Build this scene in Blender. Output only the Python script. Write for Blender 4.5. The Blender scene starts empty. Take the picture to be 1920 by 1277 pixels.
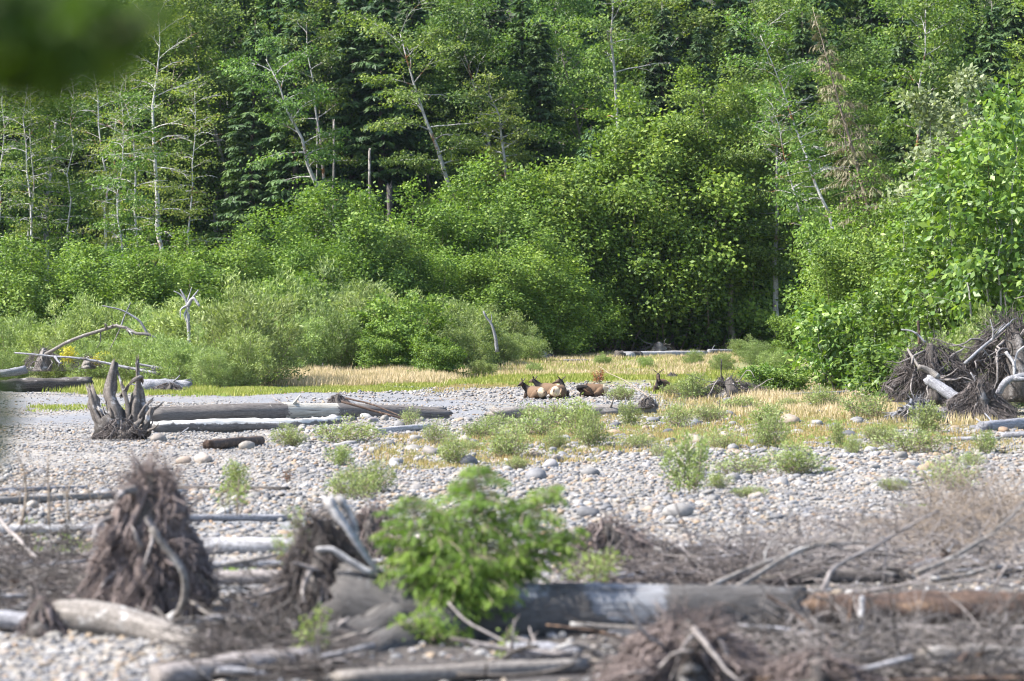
import bpy, math
import numpy as np
from mathutils import Vector, Matrix, noise as mnoise
from mathutils.kdtree import KDTree

scene = bpy.context.scene
COL = scene.collection
# ------------------------------------------------------------------ camera, sky, sun, exposure
F, H, YH = 5333.0, 5.17, 590.0           # focal length in photo pixels, eye height, horizon row
cam_d = bpy.data.cameras.new('camera')
cam = bpy.data.objects.new('camera', cam_d); COL.objects.link(cam)
cam.location = (0, 0, H); cam.rotation_euler = (math.radians(90), 0, 0)
cam_d.sensor_width = 36; cam_d.lens = F / 1920 * 36
cam_d.shift_y = -(638.5 - YH) / 1920
cam_d.clip_start = 0.5; cam_d.clip_end = 4000
cam_d.dof.use_dof = True; cam_d.dof.focus_distance = 200; cam_d.dof.aperture_fstop = 0.95
cam_d.dof.aperture_blades = 9
scene.camera = cam

SUN_EL = math.radians(50)
SUN_DIR = Vector((-0.93, -0.12, 0)).normalized() * math.cos(SUN_EL) + Vector((0, 0, math.sin(SUN_EL)))
w = bpy.data.worlds.new('World'); scene.world = w; w.use_nodes = True
nt = w.node_tree
sky = nt.nodes.new('ShaderNodeTexSky'); sky.sky_type = 'NISHITA'; sky.sun_disc = False
sky.sun_elevation = SUN_EL; sky.sun_rotation = math.atan2(SUN_DIR.x, SUN_DIR.y)
sky.dust_density = 1.5
bg = nt.nodes['Background']; bg.inputs['Strength'].default_value = 0.14
nt.links.new(sky.outputs[0], bg.inputs['Color'])
sun_d = bpy.data.lights.new('sun', 'SUN'); sun_d.energy = 4.6; sun_d.angle = math.radians(0.5)
sun_d.color = (1.0, 0.965, 0.91)
sun = bpy.data.objects.new('sun', sun_d); COL.objects.link(sun)
sun.rotation_euler = SUN_DIR.to_track_quat('Z', 'Y').to_euler(); sun.location = (-60, 60, 120)
scene.view_settings.view_transform = 'Standard'; scene.view_settings.look = 'None'
scene.view_settings.gamma = 1; scene.view_settings.exposure = 1.58
scene.view_settings.use_curve_mapping = False
scene.render.engine = 'CYCLES'
cy = scene.cycles
cy.max_bounces = 5; cy.diffuse_bounces = 2; cy.glossy_bounces = 1; cy.transmission_bounces = 3
cy.transparent_max_bounces = 4; cy.caustics_reflective = False; cy.caustics_refractive = False
cy.use_denoising = True; cy.filter_width = 1.1
try:
    cy.denoiser = 'OPENIMAGEDENOISE'
except Exception:
    pass

# ------------------------------------------------------------------ terrain function
def sstep(a, b, x):
    t = np.clip((np.asarray(x, float) - a) / (b - a), 0, 1)
    return t * t * (3 - 2 * t)

def gz(x, y):
    x = np.asarray(x, float); y = np.asarray(y, float)
    z = 1.25 * sstep(205, 345, y)
    z = z + 0.30 * np.maximum(y - 372, 0) * sstep(372, 420, y)
    z = z + 3.5 * (1 - sstep(6, 25, y))
    u = (0.09 * np.sin(x * 0.31 + y * 0.17) + 0.07 * np.sin(x * 0.11 - y * 0.23 + 1.3)
         + 0.05 * np.sin(x * 0.73 + 0.9) * np.sin(y * 0.41) + 0.03 * np.sin(x * 1.7 + y * 1.1))
    return z + u * sstep(30, 45, y)

def G(px, py):
    """ground point seen at photo pixel (px, py)"""
    sx, sz = (px - 960) / F, -(py - YH) / F
    d = 32.0
    while d < 420:
        if H + sz * d <= gz(sx * d, d): break
        d += 0.5
    lo, hi = d - 0.5, d
    for _ in range(14):
        m = (lo + hi) / 2
        if H + sz * m <= gz(sx * m, m): hi = m
        else: lo = m
    return np.array([sx * hi, hi, float(gz(sx * hi, hi))])

def P(px, py, d):
    return np.array([(px - 960) / F * d, d, H - (py - YH) / F * d])

def ON(px, d, up=0.0):
    x = (px - 960) / F * d
    return np.array([x, d, float(gz(x, d)) + up])

# ------------------------------------------------------------------ mesh collector
class MB:
    def __init__(s):
        s.v = []; s.q = []; s.t = []; s.uv = []; s.a = []; s.n = 0; s.br = None
    def add(s, v, q=None, t=None, uv=None, a=None):
        v = np.asarray(v, float)
        s.v.append(v)
        if q is not None and len(q): s.q.append(np.asarray(q, int) + s.n)
        if t is not None and len(t): s.t.append(np.asarray(t, int) + s.n)
        s.uv.append(np.zeros((len(v), 2)) if uv is None else np.asarray(uv, float))
        if a is None: a = 0.5
        s.a.append(np.full(len(v), a) if np.isscalar(a) else np.asarray(a, float))
        s.n += len(v)
    def tube(s, pts, r, sides=6, rough=0.0, rng=None, a=None, jag=0.0, cap=True, oval=None):
        pts = np.asarray(pts, float); n = len(pts)
        r = np.asarray(r, float)
        if r.ndim == 0: r = np.full(n, float(r))
        if r.ndim == 1: r = np.stack([r, r], 1)
        T = np.gradient(pts, axis=0); T /= np.linalg.norm(T, axis=1)[:, None] + 1e-9
        up = np.array([0, 0, 1.0]) if abs(T[0][2]) < 0.9 else np.array([1.0, 0, 0])
        A = np.zeros((n, 3)); B = np.zeros((n, 3))
        a0 = np.cross(T[0], up); a0 /= np.linalg.norm(a0)
        for i in range(n):
            a0 = a0 - T[i] * np.dot(a0, T[i]); a0 /= np.linalg.norm(a0) + 1e-9
            A[i] = a0; B[i] = np.cross(a0, T[i])
        ang = np.linspace(0, 2 * np.pi, sides, endpoint=False)
        rad = np.ones((n, sides))
        if rough and rng is not None:
            prof = rng.normal(0, 1, sides); k = rng.normal(0, 1, (n, sides)); k2 = np.zeros((n, sides))
            for i in range(n):
                prof = 0.75 * prof + 0.66 * rng.normal(0, 1, sides); k2[i] = prof
            k2 = (k2 + np.roll(k2, 1, 1)) / 1.5
            rad = 1 + rough * k2 + rough * 0.3 * k
        ca, sa = np.cos(ang), np.sin(ang)
        V = pts[:, None, :] + (A[:, None, :] * (ca[None, :, None] * r[:, 0, None, None])
                               + B[:, None, :] * (sa[None, :, None] * r[:, 1, None, None])) * rad[:, :, None]
        if jag and rng is not None:
            V[-1] += T[-1] * rng.uniform(0, jag, sides)[:, None]
            V[0] -= T[0] * rng.uniform(0, jag, sides)[:, None]
        L = np.concatenate([[0], np.cumsum(np.linalg.norm(np.diff(pts, axis=0), axis=1))])
        circ = 2 * np.pi * max(r.mean(), 1e-3)
        fa = np.abs(((ang / (2 * np.pi) + 0.5) % 1) * 2 - 1)     # mirrored so the wrap has no seam
        uv = np.stack([np.broadcast_to(fa[None, :] * circ / 2 + 0.0, (n, sides)),
                       np.broadcast_to(L[:, None], (n, sides))], 2).reshape(-1, 2)
        if callable(a):
            av = a(np.broadcast_to((L / max(L[-1], 1e-6))[:, None], (n, sides)).reshape(-1),
                   np.broadcast_to(ang[None, :], (n, sides)).reshape(-1))
        else: av = a
        i = np.arange(n - 1)[:, None] * sides; j = np.arange(sides)[None, :]; j2 = (j + 1) % sides
        q = np.stack([i + j, i + j2, i + sides + j2, i + sides + j], 2).reshape(-1, 4)
        V = V.reshape(-1, 3); t = None
        if cap:
            c = np.stack([pts[0], pts[-1]]); nb = n * sides
            V = np.concatenate([V, c]); uv = np.concatenate([uv, [[0, 0], [0, L[-1]]]])
            if av is not None and not np.isscalar(av): av = np.concatenate([av, [av[0], av[-1]]])
            jj = np.arange(sides); jn = (jj + 1) % sides
            t = np.concatenate([np.stack([np.full(sides, nb), jn, jj], 1),
                                np.stack([np.full(sides, nb + 1), jj + (n - 1) * sides, jn + (n - 1) * sides], 1)])
        s.add(V, q, t, uv, av)
    def mesh(s, name, mats, smooth=True):
        v = np.concatenate(s.v) if s.v else np.zeros((0, 3))
        q = np.concatenate(s.q) if s.q else np.zeros((0, 4), int)
        t = np.concatenate(s.t) if s.t else np.zeros((0, 3), int)
        m = bpy.data.meshes.new(name)
        m.vertices.add(len(v)); m.vertices.foreach_set('co', v.astype(np.float32).ravel())
        li = np.concatenate([q.ravel(), t.ravel()]).astype(np.int32)
        m.loops.add(len(li)); m.loops.foreach_set('vertex_index', li)
        m.polygons.add(len(q) + len(t))
        st = np.concatenate([np.arange(len(q)) * 4, len(q) * 4 + np.arange(len(t)) * 3]).astype(np.int32)
        m.polygons.foreach_set('loop_start', st)
        m.update(calc_edges=True)
        m.polygons.foreach_set('use_smooth', np.full(len(m.polygons), bool(smooth)))
        uv = np.concatenate(s.uv); l = m.uv_layers.new(name='UVMap')
        l.data.foreach_set('uv', uv[li].astype(np.float32).ravel())
        at = m.attributes.new('tint', 'FLOAT', 'POINT')
        at.data.foreach_set('value', np.concatenate(s.a).astype(np.float32))
        for mt in (mats if isinstance(mats, (list, tuple)) else [mats]): m.materials.append(mt)
        m.validate()
        return m

def leaves(mb, pos, tan, nrm, L, W, tint, fold=0.12):
    """kite-shaped leaves: pos base, tan direction, nrm facing"""
    n = len(pos)
    tan = tan / (np.linalg.norm(tan, axis=1)[:, None] + 1e-9)
    b = np.cross(nrm, tan); b /= np.linalg.norm(b, axis=1)[:, None] + 1e-9
    nn = np.cross(tan, b)
    L = np.broadcast_to(L, (n,))[:, None]; W = np.broadcast_to(W, (n,))[:, None]
    v0 = pos; v2 = pos + tan * L - nn * L * fold
    mid = pos + tan * L * 0.45
    v1 = mid + b * W / 2 - nn * W * fold; v3 = mid - b * W / 2 - nn * W * fold
    V = np.stack([v0, v1, v2, v3], 1).reshape(-1, 3)
    q = np.arange(n * 4).reshape(-1, 4)
    mb.add(V, q, None, np.tile([[0, 0], [1, .5], [0, 1], [-1, .5]], (n, 1)), np.repeat(tint, 4))

def unit(a):
    return a / (np.linalg.norm(a, axis=-1, keepdims=True) + 1e-9)

# ------------------------------------------------------------------ objects
def link(name, data, parent=None, label=None, cat=None, group=None, kind=None):
    o = bpy.data.objects.new(name, data); COL.objects.link(o)
    if parent is not None: o.parent = parent
    if label: o['label'] = label
    if cat: o['category'] = cat
    if group: o['group'] = group
    if kind: o['kind'] = kind
    return o

def root(name, loc, label, cat, group=None, rz=0.0, sc=1.0):
    o = link(name, None, None, label, cat, group)
    o.location = tuple(loc); o.rotation_euler = (0, 0, rz)
    o.scale = (sc, sc, sc) if np.isscalar(sc) else sc
    return o

ORD = ['first', 'second', 'third', 'fourth', 'fifth', 'sixth', 'seventh', 'eighth', 'ninth', 'tenth', '11th', '12th', '13th', '14th', '15th', '16th', '17th', '18th', '19th', '20th', '21st', '22nd', '23rd', '24th', '25th', '26th', '27th', '28th', '29th', '30th']
def places(items):
    """for things in a row: their place counted from the nearer end"""
    order = sorted(range(len(items)), key=lambda k: items[k][0]); out = [None] * len(items); n = len(order)
    for i, k in enumerate(order):
        out[k] = f'{ORD[i]} from the left' if i < (n + 1) // 2 else f'{ORD[n - 1 - i]} from the right'
    return out

# ------------------------------------------------------------------ materials
def mat(name):
    m = bpy.data.materials.new(name); m.use_nodes = True
    return m, m.node_tree, m.node_tree.nodes['Principled BSDF']

def ramp(nt, stops, interp='LINEAR'):
    r = nt.nodes.new('ShaderNodeValToRGB'); e = r.color_ramp.elements
    r.color_ramp.interpolation = interp
    e[0].position, e[0].color = stops[0][0], (*stops[0][1], 1)
    e[1].position, e[1].color = stops[-1][0], (*stops[-1][1], 1)
    for p, c in stops[1:-1]:
        k = e.new(p); k.color = (*c, 1)
    return r

def nz(nt, scale, detail=4, rough=0.6, vec=None):
    n = nt.nodes.new('ShaderNodeTexNoise'); n.inputs['Scale'].default_value = scale
    n.inputs['Detail'].default_value = detail; n.inputs['Roughness'].default_value = rough
    if vec is not None: nt.links.new(vec, n.inputs['Vector'])
    return n

def mixc(nt, fac, a, b, mode='MIX'):
    m = nt.nodes.new('ShaderNodeMix'); m.data_type = 'RGBA'; m.blend_type = mode
    for s, x in ((m.inputs['Factor'], fac), (m.inputs['A'], a), (m.inputs['B'], b)):
        if isinstance(x, bpy.types.NodeSocket): nt.links.new(x, s)
        elif np.isscalar(x): s.default_value = x
        else: s.default_value = (*x, 1)
    return m.outputs['Result']

def attr(nt, name):
    a = nt.nodes.new('ShaderNodeAttribute'); a.attribute_name = name
    return a

def leafmat(name, c0, c1, c2, trans=0.4, rough=0.55, spec=0.25, var=0.5):
    m, nt, b = mat(name)
    r = ramp(nt, [(0.0, c0), (0.5, c1), (1.0, c2)])
    nt.links.new(attr(nt, 'tint').outputs['Fac'], r.inputs[0])
    oi = nt.nodes.new('ShaderNodeObjectInfo')
    hsv = nt.nodes.new('ShaderNodeHueSaturation')
    mr = nt.nodes.new('ShaderNodeMapRange'); mr.inputs[3].default_value = 1 - var * .4; mr.inputs[4].default_value = 1 + var * .4
    nt.links.new(oi.outputs['Random'], mr.inputs[0]); nt.links.new(mr.outputs[0], hsv.inputs['Value'])
    mr2 = nt.nodes.new('ShaderNodeMapRange'); mr2.inputs[3].default_value = 0.5 - var * .04; mr2.inputs[4].default_value = 0.5 + var * .004
    ml = nt.nodes.new('ShaderNodeMath'); ml.operation = 'MULTIPLY'; ml.inputs[1].default_value = 7.31
    fr = nt.nodes.new('ShaderNodeMath'); fr.operation = 'FRACT'
    nt.links.new(oi.outputs['Random'], ml.inputs[0]); nt.links.new(ml.outputs[0], fr.inputs[0])
    nt.links.new(fr.outputs[0], mr2.inputs[0]); nt.links.new(mr2.outputs[0], hsv.inputs['Hue'])
    nt.links.new(r.outputs[0], hsv.inputs['Color'])
    nt.links.new(hsv.outputs[0], b.inputs['Base Color'])
    b.inputs['Roughness'].default_value = rough; b.inputs['Specular IOR Level'].default_value = spec
    tr = nt.nodes.new('ShaderNodeBsdfTranslucent')
    t2 = mixc(nt, 1.0, hsv.outputs[0], (1.15, 1.25, 0.55), 'MULTIPLY')
    nt.links.new(t2, tr.inputs['Color'])
    mx = nt.nodes.new('ShaderNodeMixShader'); mx.inputs[0].default_value = trans
    nt.links.new(b.outputs[0], mx.inputs[1]); nt.links.new(tr.outputs[0], mx.inputs[2])
    nt.links.new(mx.outputs[0], nt.nodes['Material Output'].inputs['Surface'])
    return m

def wood(name, dark, light, patch, su=9, sv=1.1, psc=1.2, pthr=0.55, bump=0.5, rough=0.85, coords='UV'):
    """weathered wood or bark: streaks along the length and patches"""
    m, nt, b = mat(name)
    tc = nt.nodes.new('ShaderNodeTexCoord'); mp = nt.nodes.new('ShaderNodeMapping')
    mp.inputs['Scale'].default_value = (su, sv, 1)
    nt.links.new(tc.outputs['UV'], mp.inputs['Vector'])
    n1 = nz(nt, 1.0, 7, 0.7, mp.outputs[0])
    r1 = ramp(nt, [(0.32, dark), (0.68, light)])
    nt.links.new(n1.outputs['Fac'], r1.inputs[0])
    n2 = nz(nt, psc, 5, 0.65, tc.outputs['Object'])
    r2 = ramp(nt, [(pthr, (0, 0, 0)), (pthr + 0.09, (1, 1, 1))])
    nt.links.new(n2.outputs['Fac'], r2.inputs[0])
    c = mixc(nt, r2.outputs[0], r1.outputs[0], patch)
    n3 = nz(nt, 14, 3, 0.6, tc.outputs['Object'])
    r3 = ramp(nt, [(0.3, (0.55, 0.55, 0.55)), (0.7, (1.25, 1.25, 1.25))])
    nt.links.new(n3.outputs['Fac'], r3.inputs[0])
    c = mixc(nt, 1.0, c, r3.outputs[0], 'MULTIPLY')
    nt.links.new(c, b.inputs['Base Color'])
    b.inputs['Roughness'].default_value = rough; b.inputs['Specular IOR Level'].default_value = 0.2
    bp = nt.nodes.new('ShaderNodeBump'); bp.inputs['Strength'].default_value = bump; bp.inputs['Distance'].default_value = 0.05
    nt.links.new(n1.outputs['Fac'], bp.inputs['Height']); nt.links.new(bp.outputs[0], b.inputs['Normal'])
    return m

def barklog(name, bark0, bark1, bare0, bare1, moss=None):
    """log partly stripped of its bark: the mesh attribute says where the bare wood is"""
    m, nt, b = mat(name)
    tc = nt.nodes.new('ShaderNodeTexCoord'); mp = nt.nodes.new('ShaderNodeMapping')
    mp.inputs['Scale'].default_value = (6, 1.2, 1); nt.links.new(tc.outputs['UV'], mp.inputs['Vector'])
    n1 = nz(nt, 2.5, 7, 0.75, mp.outputs[0]); r1 = ramp(nt, [(0.3, bark0), (0.7, bark1)])
    nt.links.new(n1.outputs['Fac'], r1.inputs[0])
    mp2 = nt.nodes.new('ShaderNodeMapping'); mp2.inputs['Scale'].default_value = (11, 0.9, 1); nt.links.new(tc.outputs['UV'], mp2.inputs['Vector'])
    n2 = nz(nt, 1.0, 6, 0.6, mp2.outputs[0]); r2 = ramp(nt, [(0.3, bare0), (0.65, bare1)])
    nt.links.new(n2.outputs['Fac'], r2.inputs[0])
    n3 = nz(nt, 2.6, 6, 0.75, tc.outputs['Object'])
    ad = nt.nodes.new('ShaderNodeMath'); ad.operation = 'MULTIPLY_ADD'; ad.inputs[1].default_value = 1.3
    nt.links.new(n3.outputs['Fac'], ad.inputs[0]); nt.links.new(attr(nt, 'tint').outputs['Fac'], ad.inputs[2])
    r3 = ramp(nt, [(0.90, (0, 0, 0)), (0.97, (1, 1, 1))]); nt.links.new(ad.outputs[0], r3.inputs[0])
    c = mixc(nt, r3.outputs[0], r1.outputs[0], r2.outputs[0])
    mp4 = nt.nodes.new('ShaderNodeMapping'); mp4.inputs['Scale'].default_value = (16, 0.35, 1); nt.links.new(tc.outputs['UV'], mp4.inputs['Vector'])
    n4 = nz(nt, 1.0, 3, 0.5, mp4.outputs[0]); r4 = ramp(nt, [(0.60, (1, 1, 1)), (0.66, (0.28, 0.26, 0.25))]); nt.links.new(n4.outputs['Fac'], r4.inputs[0])
    c = mixc(nt, 1.0, c, r4.outputs[0], 'MULTIPLY')
    nt.links.new(c, b.inputs['Base Color']); b.inputs['Roughness'].default_value = 0.9
    b.inputs['Specular IOR Level'].default_value = 0.15
    bp = nt.nodes.new('ShaderNodeBump'); bp.inputs['Strength'].default_value = 0.7; bp.inputs['Distance'].default_value = 0.06
    nt.links.new(n1.outputs['Fac'], bp.inputs['Height']); nt.links.new(bp.outputs[0], b.inputs['Normal'])
    return m

M = {}
M['alder_leaf'] = leafmat('alder_leaf', (0.03, 0.068, 0.017), (0.085, 0.16, 0.03), (0.20, 0.28, 0.055), 0.36, var=0.7)
M['young_leaf'] = leafmat('young_alder_leaf', (0.036, 0.078, 0.018), (0.122, 0.205, 0.030), (0.25, 0.33, 0.06), 0.34, var=0.3)
M['thin_leaf'] = leafmat('thin_yellowish_leaf', (0.10, 0.15, 0.03), (0.17, 0.22, 0.05), (0.27, 0.28, 0.07), 0.42)
M['big_leaf'] = leafmat('broad_glossy_leaf', (0.035, 0.075, 0.014), (0.085, 0.155, 0.022), (0.25, 0.335, 0.065), 0.34, rough=0.45, spec=0.35, var=0.3)
M['willow_leaf'] = leafmat('willow_leaf', (0.075, 0.12, 0.035), (0.19, 0.26, 0.085), (0.36, 0.42, 0.19), 0.34, var=0.5)
M['small_willow'] = leafmat('small_willow_leaf', (0.10, 0.14, 0.05), (0.22, 0.27, 0.10), (0.40, 0.45, 0.21), 0.32, var=0.3)
M['poplar_leaf'] = leafmat('silvery_leaf', (0.10, 0.13, 0.06), (0.17, 0.21, 0.10), (0.32, 0.35, 0.22), 0.3)
M['needle'] = leafmat('conifer_needle', (0.024, 0.05, 0.02), (0.05, 0.10, 0.03), (0.10, 0.155, 0.042), 0.22, var=0.5)
M['pale_needle'] = leafmat('pale_conifer_needle', (0.035, 0.075, 0.03), (0.06, 0.12, 0.045), (0.095, 0.16, 0.055), 0.2, var=0.2)
M['sapling_needle'] = leafmat('fresh_spruce_needle', (0.055, 0.11, 0.022), (0.165, 0.265, 0.045), (0.34, 0.43, 0.10), 0.42, var=0.1)
M['dead_needle'] = leafmat('dead_conifer_needle', (0.10, 0.082, 0.055), (0.165, 0.145, 0.085), (0.21, 0.22, 0.10), 0.2, var=0.1)
M['dry_grass'] = leafmat('dry_grass', (0.28, 0.22, 0.115), (0.46, 0.355, 0.215), (0.59, 0.465, 0.32), 0.35, var=0)
M['green_grass'] = leafmat('green_grass', (0.15, 0.20, 0.035), (0.25, 0.28, 0.055), (0.42, 0.38, 0.14), 0.35, var=0)
M['herb'] = leafmat('low_herb', (0.2, 0.22, 0.08), (0.33, 0.27, 0.12), (0.42, 0.26, 0.13), 0.3, var=0)
M['bright_herb'] = leafmat('bright_herb_leaf', (0.13, 0.19, 0.04), (0.22, 0.29, 0.07), (0.32, 0.38, 0.11), 0.35, var=0)
M['yellow_flower'] = leafmat('yellow_flower', (0.4, 0.36, 0.03), (0.5, 0.45, 0.04), (0.55, 0.5, 0.08), 0.3, var=0)
M['purple'] = leafmat('purple_flower', (0.3, 0.15, 0.3), (0.42, 0.23, 0.42), (0.5, 0.32, 0.48), 0.3, var=0)
M['rust_leaf'] = leafmat('rust_brown_leaf', (0.16, 0.05, 0.03), (0.26, 0.09, 0.045), (0.34, 0.15, 0.07), 0.25, var=0)
M['near_leaf'] = leafmat('near_leaf', (0.03, 0.06, 0.007), (0.05, 0.09, 0.01), (0.08, 0.13, 0.015), 0.4, var=0)

M['alder_bark'] = wood('alder_bark', (0.20, 0.19, 0.175), (0.46, 0.445, 0.42), (0.19, 0.095, 0.035), 5, 2.2, 0.55, 0.55, 0.3)
M['mossy_bark'] = wood('mossy_bark', (0.10, 0.085, 0.06), (0.30, 0.27, 0.22), (0.12, 0.10, 0.03), 5, 2.2, 0.6, 0.52, 0.4)
M['white_bark'] = wood('pale_alder_bark', (0.28, 0.265, 0.245), (0.58, 0.565, 0.53), (0.24, 0.12, 0.045), 5, 2.2, 0.5, 0.54, 0.3)
M['dark_bark'] = wood('conifer_bark', (0.05, 0.04, 0.035), (0.13, 0.1, 0.085), (0.16, 0.15, 0.14), 9, 1.5, 0.8, 0.58, 0.6)
M['twig'] = wood('twig_bark', (0.16, 0.12, 0.09), (0.32, 0.26, 0.2), (0.1, 0.08, 0.05), 8, 2, 2, 0.6, 0.2)
M['silver'] = wood('silver_driftwood', (0.11, 0.108, 0.113), (0.33, 0.325, 0.345), (0.08, 0.072, 0.066), 12, 0.8, 0.9, 0.58, 0.5)
M['white_wood'] = wood('bleached_driftwood', (0.19, 0.18, 0.175), (0.46, 0.445, 0.445), (0.14, 0.125, 0.115), 12, 0.8, 1.0, 0.6, 0.4)
M['grey_wood'] = wood('grey_brown_driftwood', (0.10, 0.085, 0.075), (0.27, 0.245, 0.22), (0.4, 0.385, 0.37), 11, 0.9, 1.1, 0.56, 0.6)
M['stump_wood'] = wood('weathered_stump_wood', (0.055, 0.045, 0.04), (0.20, 0.175, 0.155), (0.36, 0.35, 0.35), 9, 1.0, 1.6, 0.58, 1.0)
M['dark_wood'] = wood('dark_wet_driftwood', (0.035, 0.03, 0.027), (0.115, 0.10, 0.09), (0.2, 0.185, 0.175), 10, 1.0, 1.3, 0.56, 0.7)
M['rust_wood'] = wood('rusty_red_log', (0.035, 0.026, 0.023), (0.12, 0.077, 0.056), (0.20, 0.13, 0.085), 7, 1.6, 1.7, 0.57, 0.8)
M['fibre'] = wood('root_fibre', (0.115, 0.088, 0.08), (0.31, 0.25, 0.228), (0.06, 0.047, 0.043), 20, 2.0, 2.2, 0.56, 0.3)
M['fibre_dark'] = wood('dark_root_fibre', (0.055, 0.045, 0.042), (0.17, 0.145, 0.135), (0.26, 0.24, 0.235), 20, 2.0, 2.2, 0.6, 0.3)
M['stick'] = wood('stick_wood', (0.13, 0.11, 0.10), (0.31, 0.28, 0.265), (0.08, 0.067, 0.06), 9, 1.5, 1.5, 0.58, 0.3)
M['big_log'] = barklog('half_barked_log', (0.075, 0.065, 0.06), (0.19, 0.17, 0.155), (0.24, 0.215, 0.18), (0.46, 0.43, 0.37))
M['front_log'] = barklog('grey_front_log', (0.04, 0.037, 0.036), (0.135, 0.125, 0.118), (0.13, 0.13, 0.134), (0.25, 0.252, 0.265))
M['slab_log'] = barklog('crumbling_bark_slab', (0.07, 0.062, 0.058), (0.20, 0.18, 0.165), (0.32, 0.31, 0.29), (0.55, 0.53, 0.5))

def stone_mat():
    m, nt, b = mat('river_stone')
    oi = nt.nodes.new('ShaderNodeObjectInfo')
    r = ramp(nt, [(0.0, (0.085, 0.087, 0.095)), (0.13, (0.165, 0.164, 0.17)), (0.27, (0.24, 0.222, 0.195)), (0.40, (0.14, 0.147, 0.168)),
                  (0.52, (0.27, 0.255, 0.236)), (0.64, (0.265, 0.20, 0.135)), (0.76, (0.195, 0.19, 0.19)), (0.87, (0.37, 0.36, 0.35)), (0.94, (0.25, 0.165, 0.10)), (1.0, (0.27, 0.275, 0.295))])
    nt.links.new(oi.outputs['Random'], r.inputs[0])
    tc = nt.nodes.new('ShaderNodeTexCoord')
    n = nz(nt, 5, 6, 0.7, tc.outputs['Object'])
    rr = ramp(nt, [(0.25, (0.55, 0.55, 0.56)), (0.75, (1.15, 1.12, 1.08))]); nt.links.new(n.outputs['Fac'], rr.inputs[0])
    c = mixc(nt, 1.0, r.outputs[0], rr.outputs[0], 'MULTIPLY')
    nt.links.new(c, b.inputs['Base Color'])
    b.inputs['Roughness'].default_value = 0.75; b.inputs['Specular IOR Level'].default_value = 0.3
    bp = nt.nodes.new('ShaderNodeBump'); bp.inputs['Strength'].default_value = 0.25; bp.inputs['Distance'].default_value = 0.05
    nt.links.new(n.outputs['Fac'], bp.inputs['Height']); nt.links.new(bp.outputs[0], b.inputs['Normal'])
    return m
M['stone'] = stone_mat()

def ground_mat():
    m, nt, b = mat('river_bar_ground')
    geo = nt.nodes.new('ShaderNodeNewGeometry'); pos = geo.outputs['Position']
    vo = nt.nodes.new('ShaderNodeTexVoronoi'); vo.inputs['Scale'].default_value = 7.5
    nt.links.new(pos, vo.inputs['Vector'])
    rg = ramp(nt, [(0.0, (0.075, 0.077, 0.085)), (0.25, (0.145, 0.145, 0.15)), (0.5, (0.225, 0.212, 0.196)), (0.75, (0.19, 0.16, 0.125)), (1.0, (0.28, 0.276, 0.272))])
    sep = nt.nodes.new('ShaderNodeSeparateColor'); nt.links.new(vo.outputs['Color'], sep.inputs[0])
    nt.links.new(sep.outputs[0], rg.inputs[0])
    big = nz(nt, 0.35, 5, 0.6, pos)
    rb = ramp(nt, [(0.3, (0.78, 0.78, 0.8)), (0.7, (1.15, 1.12, 1.06))]); nt.links.new(big.outputs['Fac'], rb.inputs[0])
    gravel = mixc(nt, 1.0, rg.outputs[0], rb.outputs[0], 'MULTIPLY')
    fine = nz(nt, 3.0, 6, 0.7, pos)
    rs = ramp(nt, [(0.3, (0.115, 0.118, 0.128)), (0.7, (0.19, 0.193, 0.205))]); nt.links.new(fine.outputs['Fac'], rs.inputs[0])
    c = mixc(nt, attr(nt, 'sand').outputs['Fac'], gravel, rs.outputs[0])
    rt = ramp(nt, [(0.3, (0.10, 0.12, 0.045)), (0.7, (0.22, 0.20, 0.10))]); nt.links.new(fine.outputs['Fac'], rt.inputs[0])
    c = mixc(nt, attr(nt, 'turf').outputs['Fac'], c, rt.outputs[0])
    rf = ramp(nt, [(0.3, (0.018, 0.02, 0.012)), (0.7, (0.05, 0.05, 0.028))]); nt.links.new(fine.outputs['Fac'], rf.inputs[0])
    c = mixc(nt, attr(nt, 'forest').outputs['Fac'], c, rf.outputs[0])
    rl = ramp(nt, [(0.3, (0.022, 0.019, 0.018)), (0.7, (0.075, 0.064, 0.058))]); nt.links.new(nz(nt, 6.0, 6, 0.75, pos).outputs['Fac'], rl.inputs[0])
    c = mixc(nt, attr(nt, 'litter').outputs['Fac'], c, rl.outputs[0])
    nt.links.new(c, b.inputs['Base Color'])
    b.inputs['Roughness'].default_value = 0.95; b.inputs['Specular IOR Level'].default_value = 0.15
    bp = nt.nodes.new('ShaderNodeBump'); bp.inputs['Strength'].default_value = 0.6; bp.inputs['Distance'].default_value = 0.06
    inv = nt.nodes.new('ShaderNodeMath'); inv.operation = 'SUBTRACT'; inv.inputs[0].default_value = 1
    nt.links.new(vo.outputs['Distance'], inv.inputs[1])
    nt.links.new(inv.outputs[0], bp.inputs['Height']); nt.links.new(bp.outputs[0], b.inputs['Normal'])
    return m
M['ground'] = ground_mat()

# ------------------------------------------------------------------ ground sheet
def blob(x, y, c, rx, ry, ang=0.0):
    dx, dy = x - c[0], y - c[1]
    ca, sa = math.cos(ang), math.sin(ang)
    u, v = (dx * ca + dy * sa) / rx, (-dx * sa + dy * ca) / ry
    wob = 0.16 * np.sin(x * 0.7 + y * 0.13) + 0.12 * np.sin(x * 1.9 - y * 0.31)
    return 1 - sstep(0.75, 1.1, np.sqrt(u * u + v * v) + wob)

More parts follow.
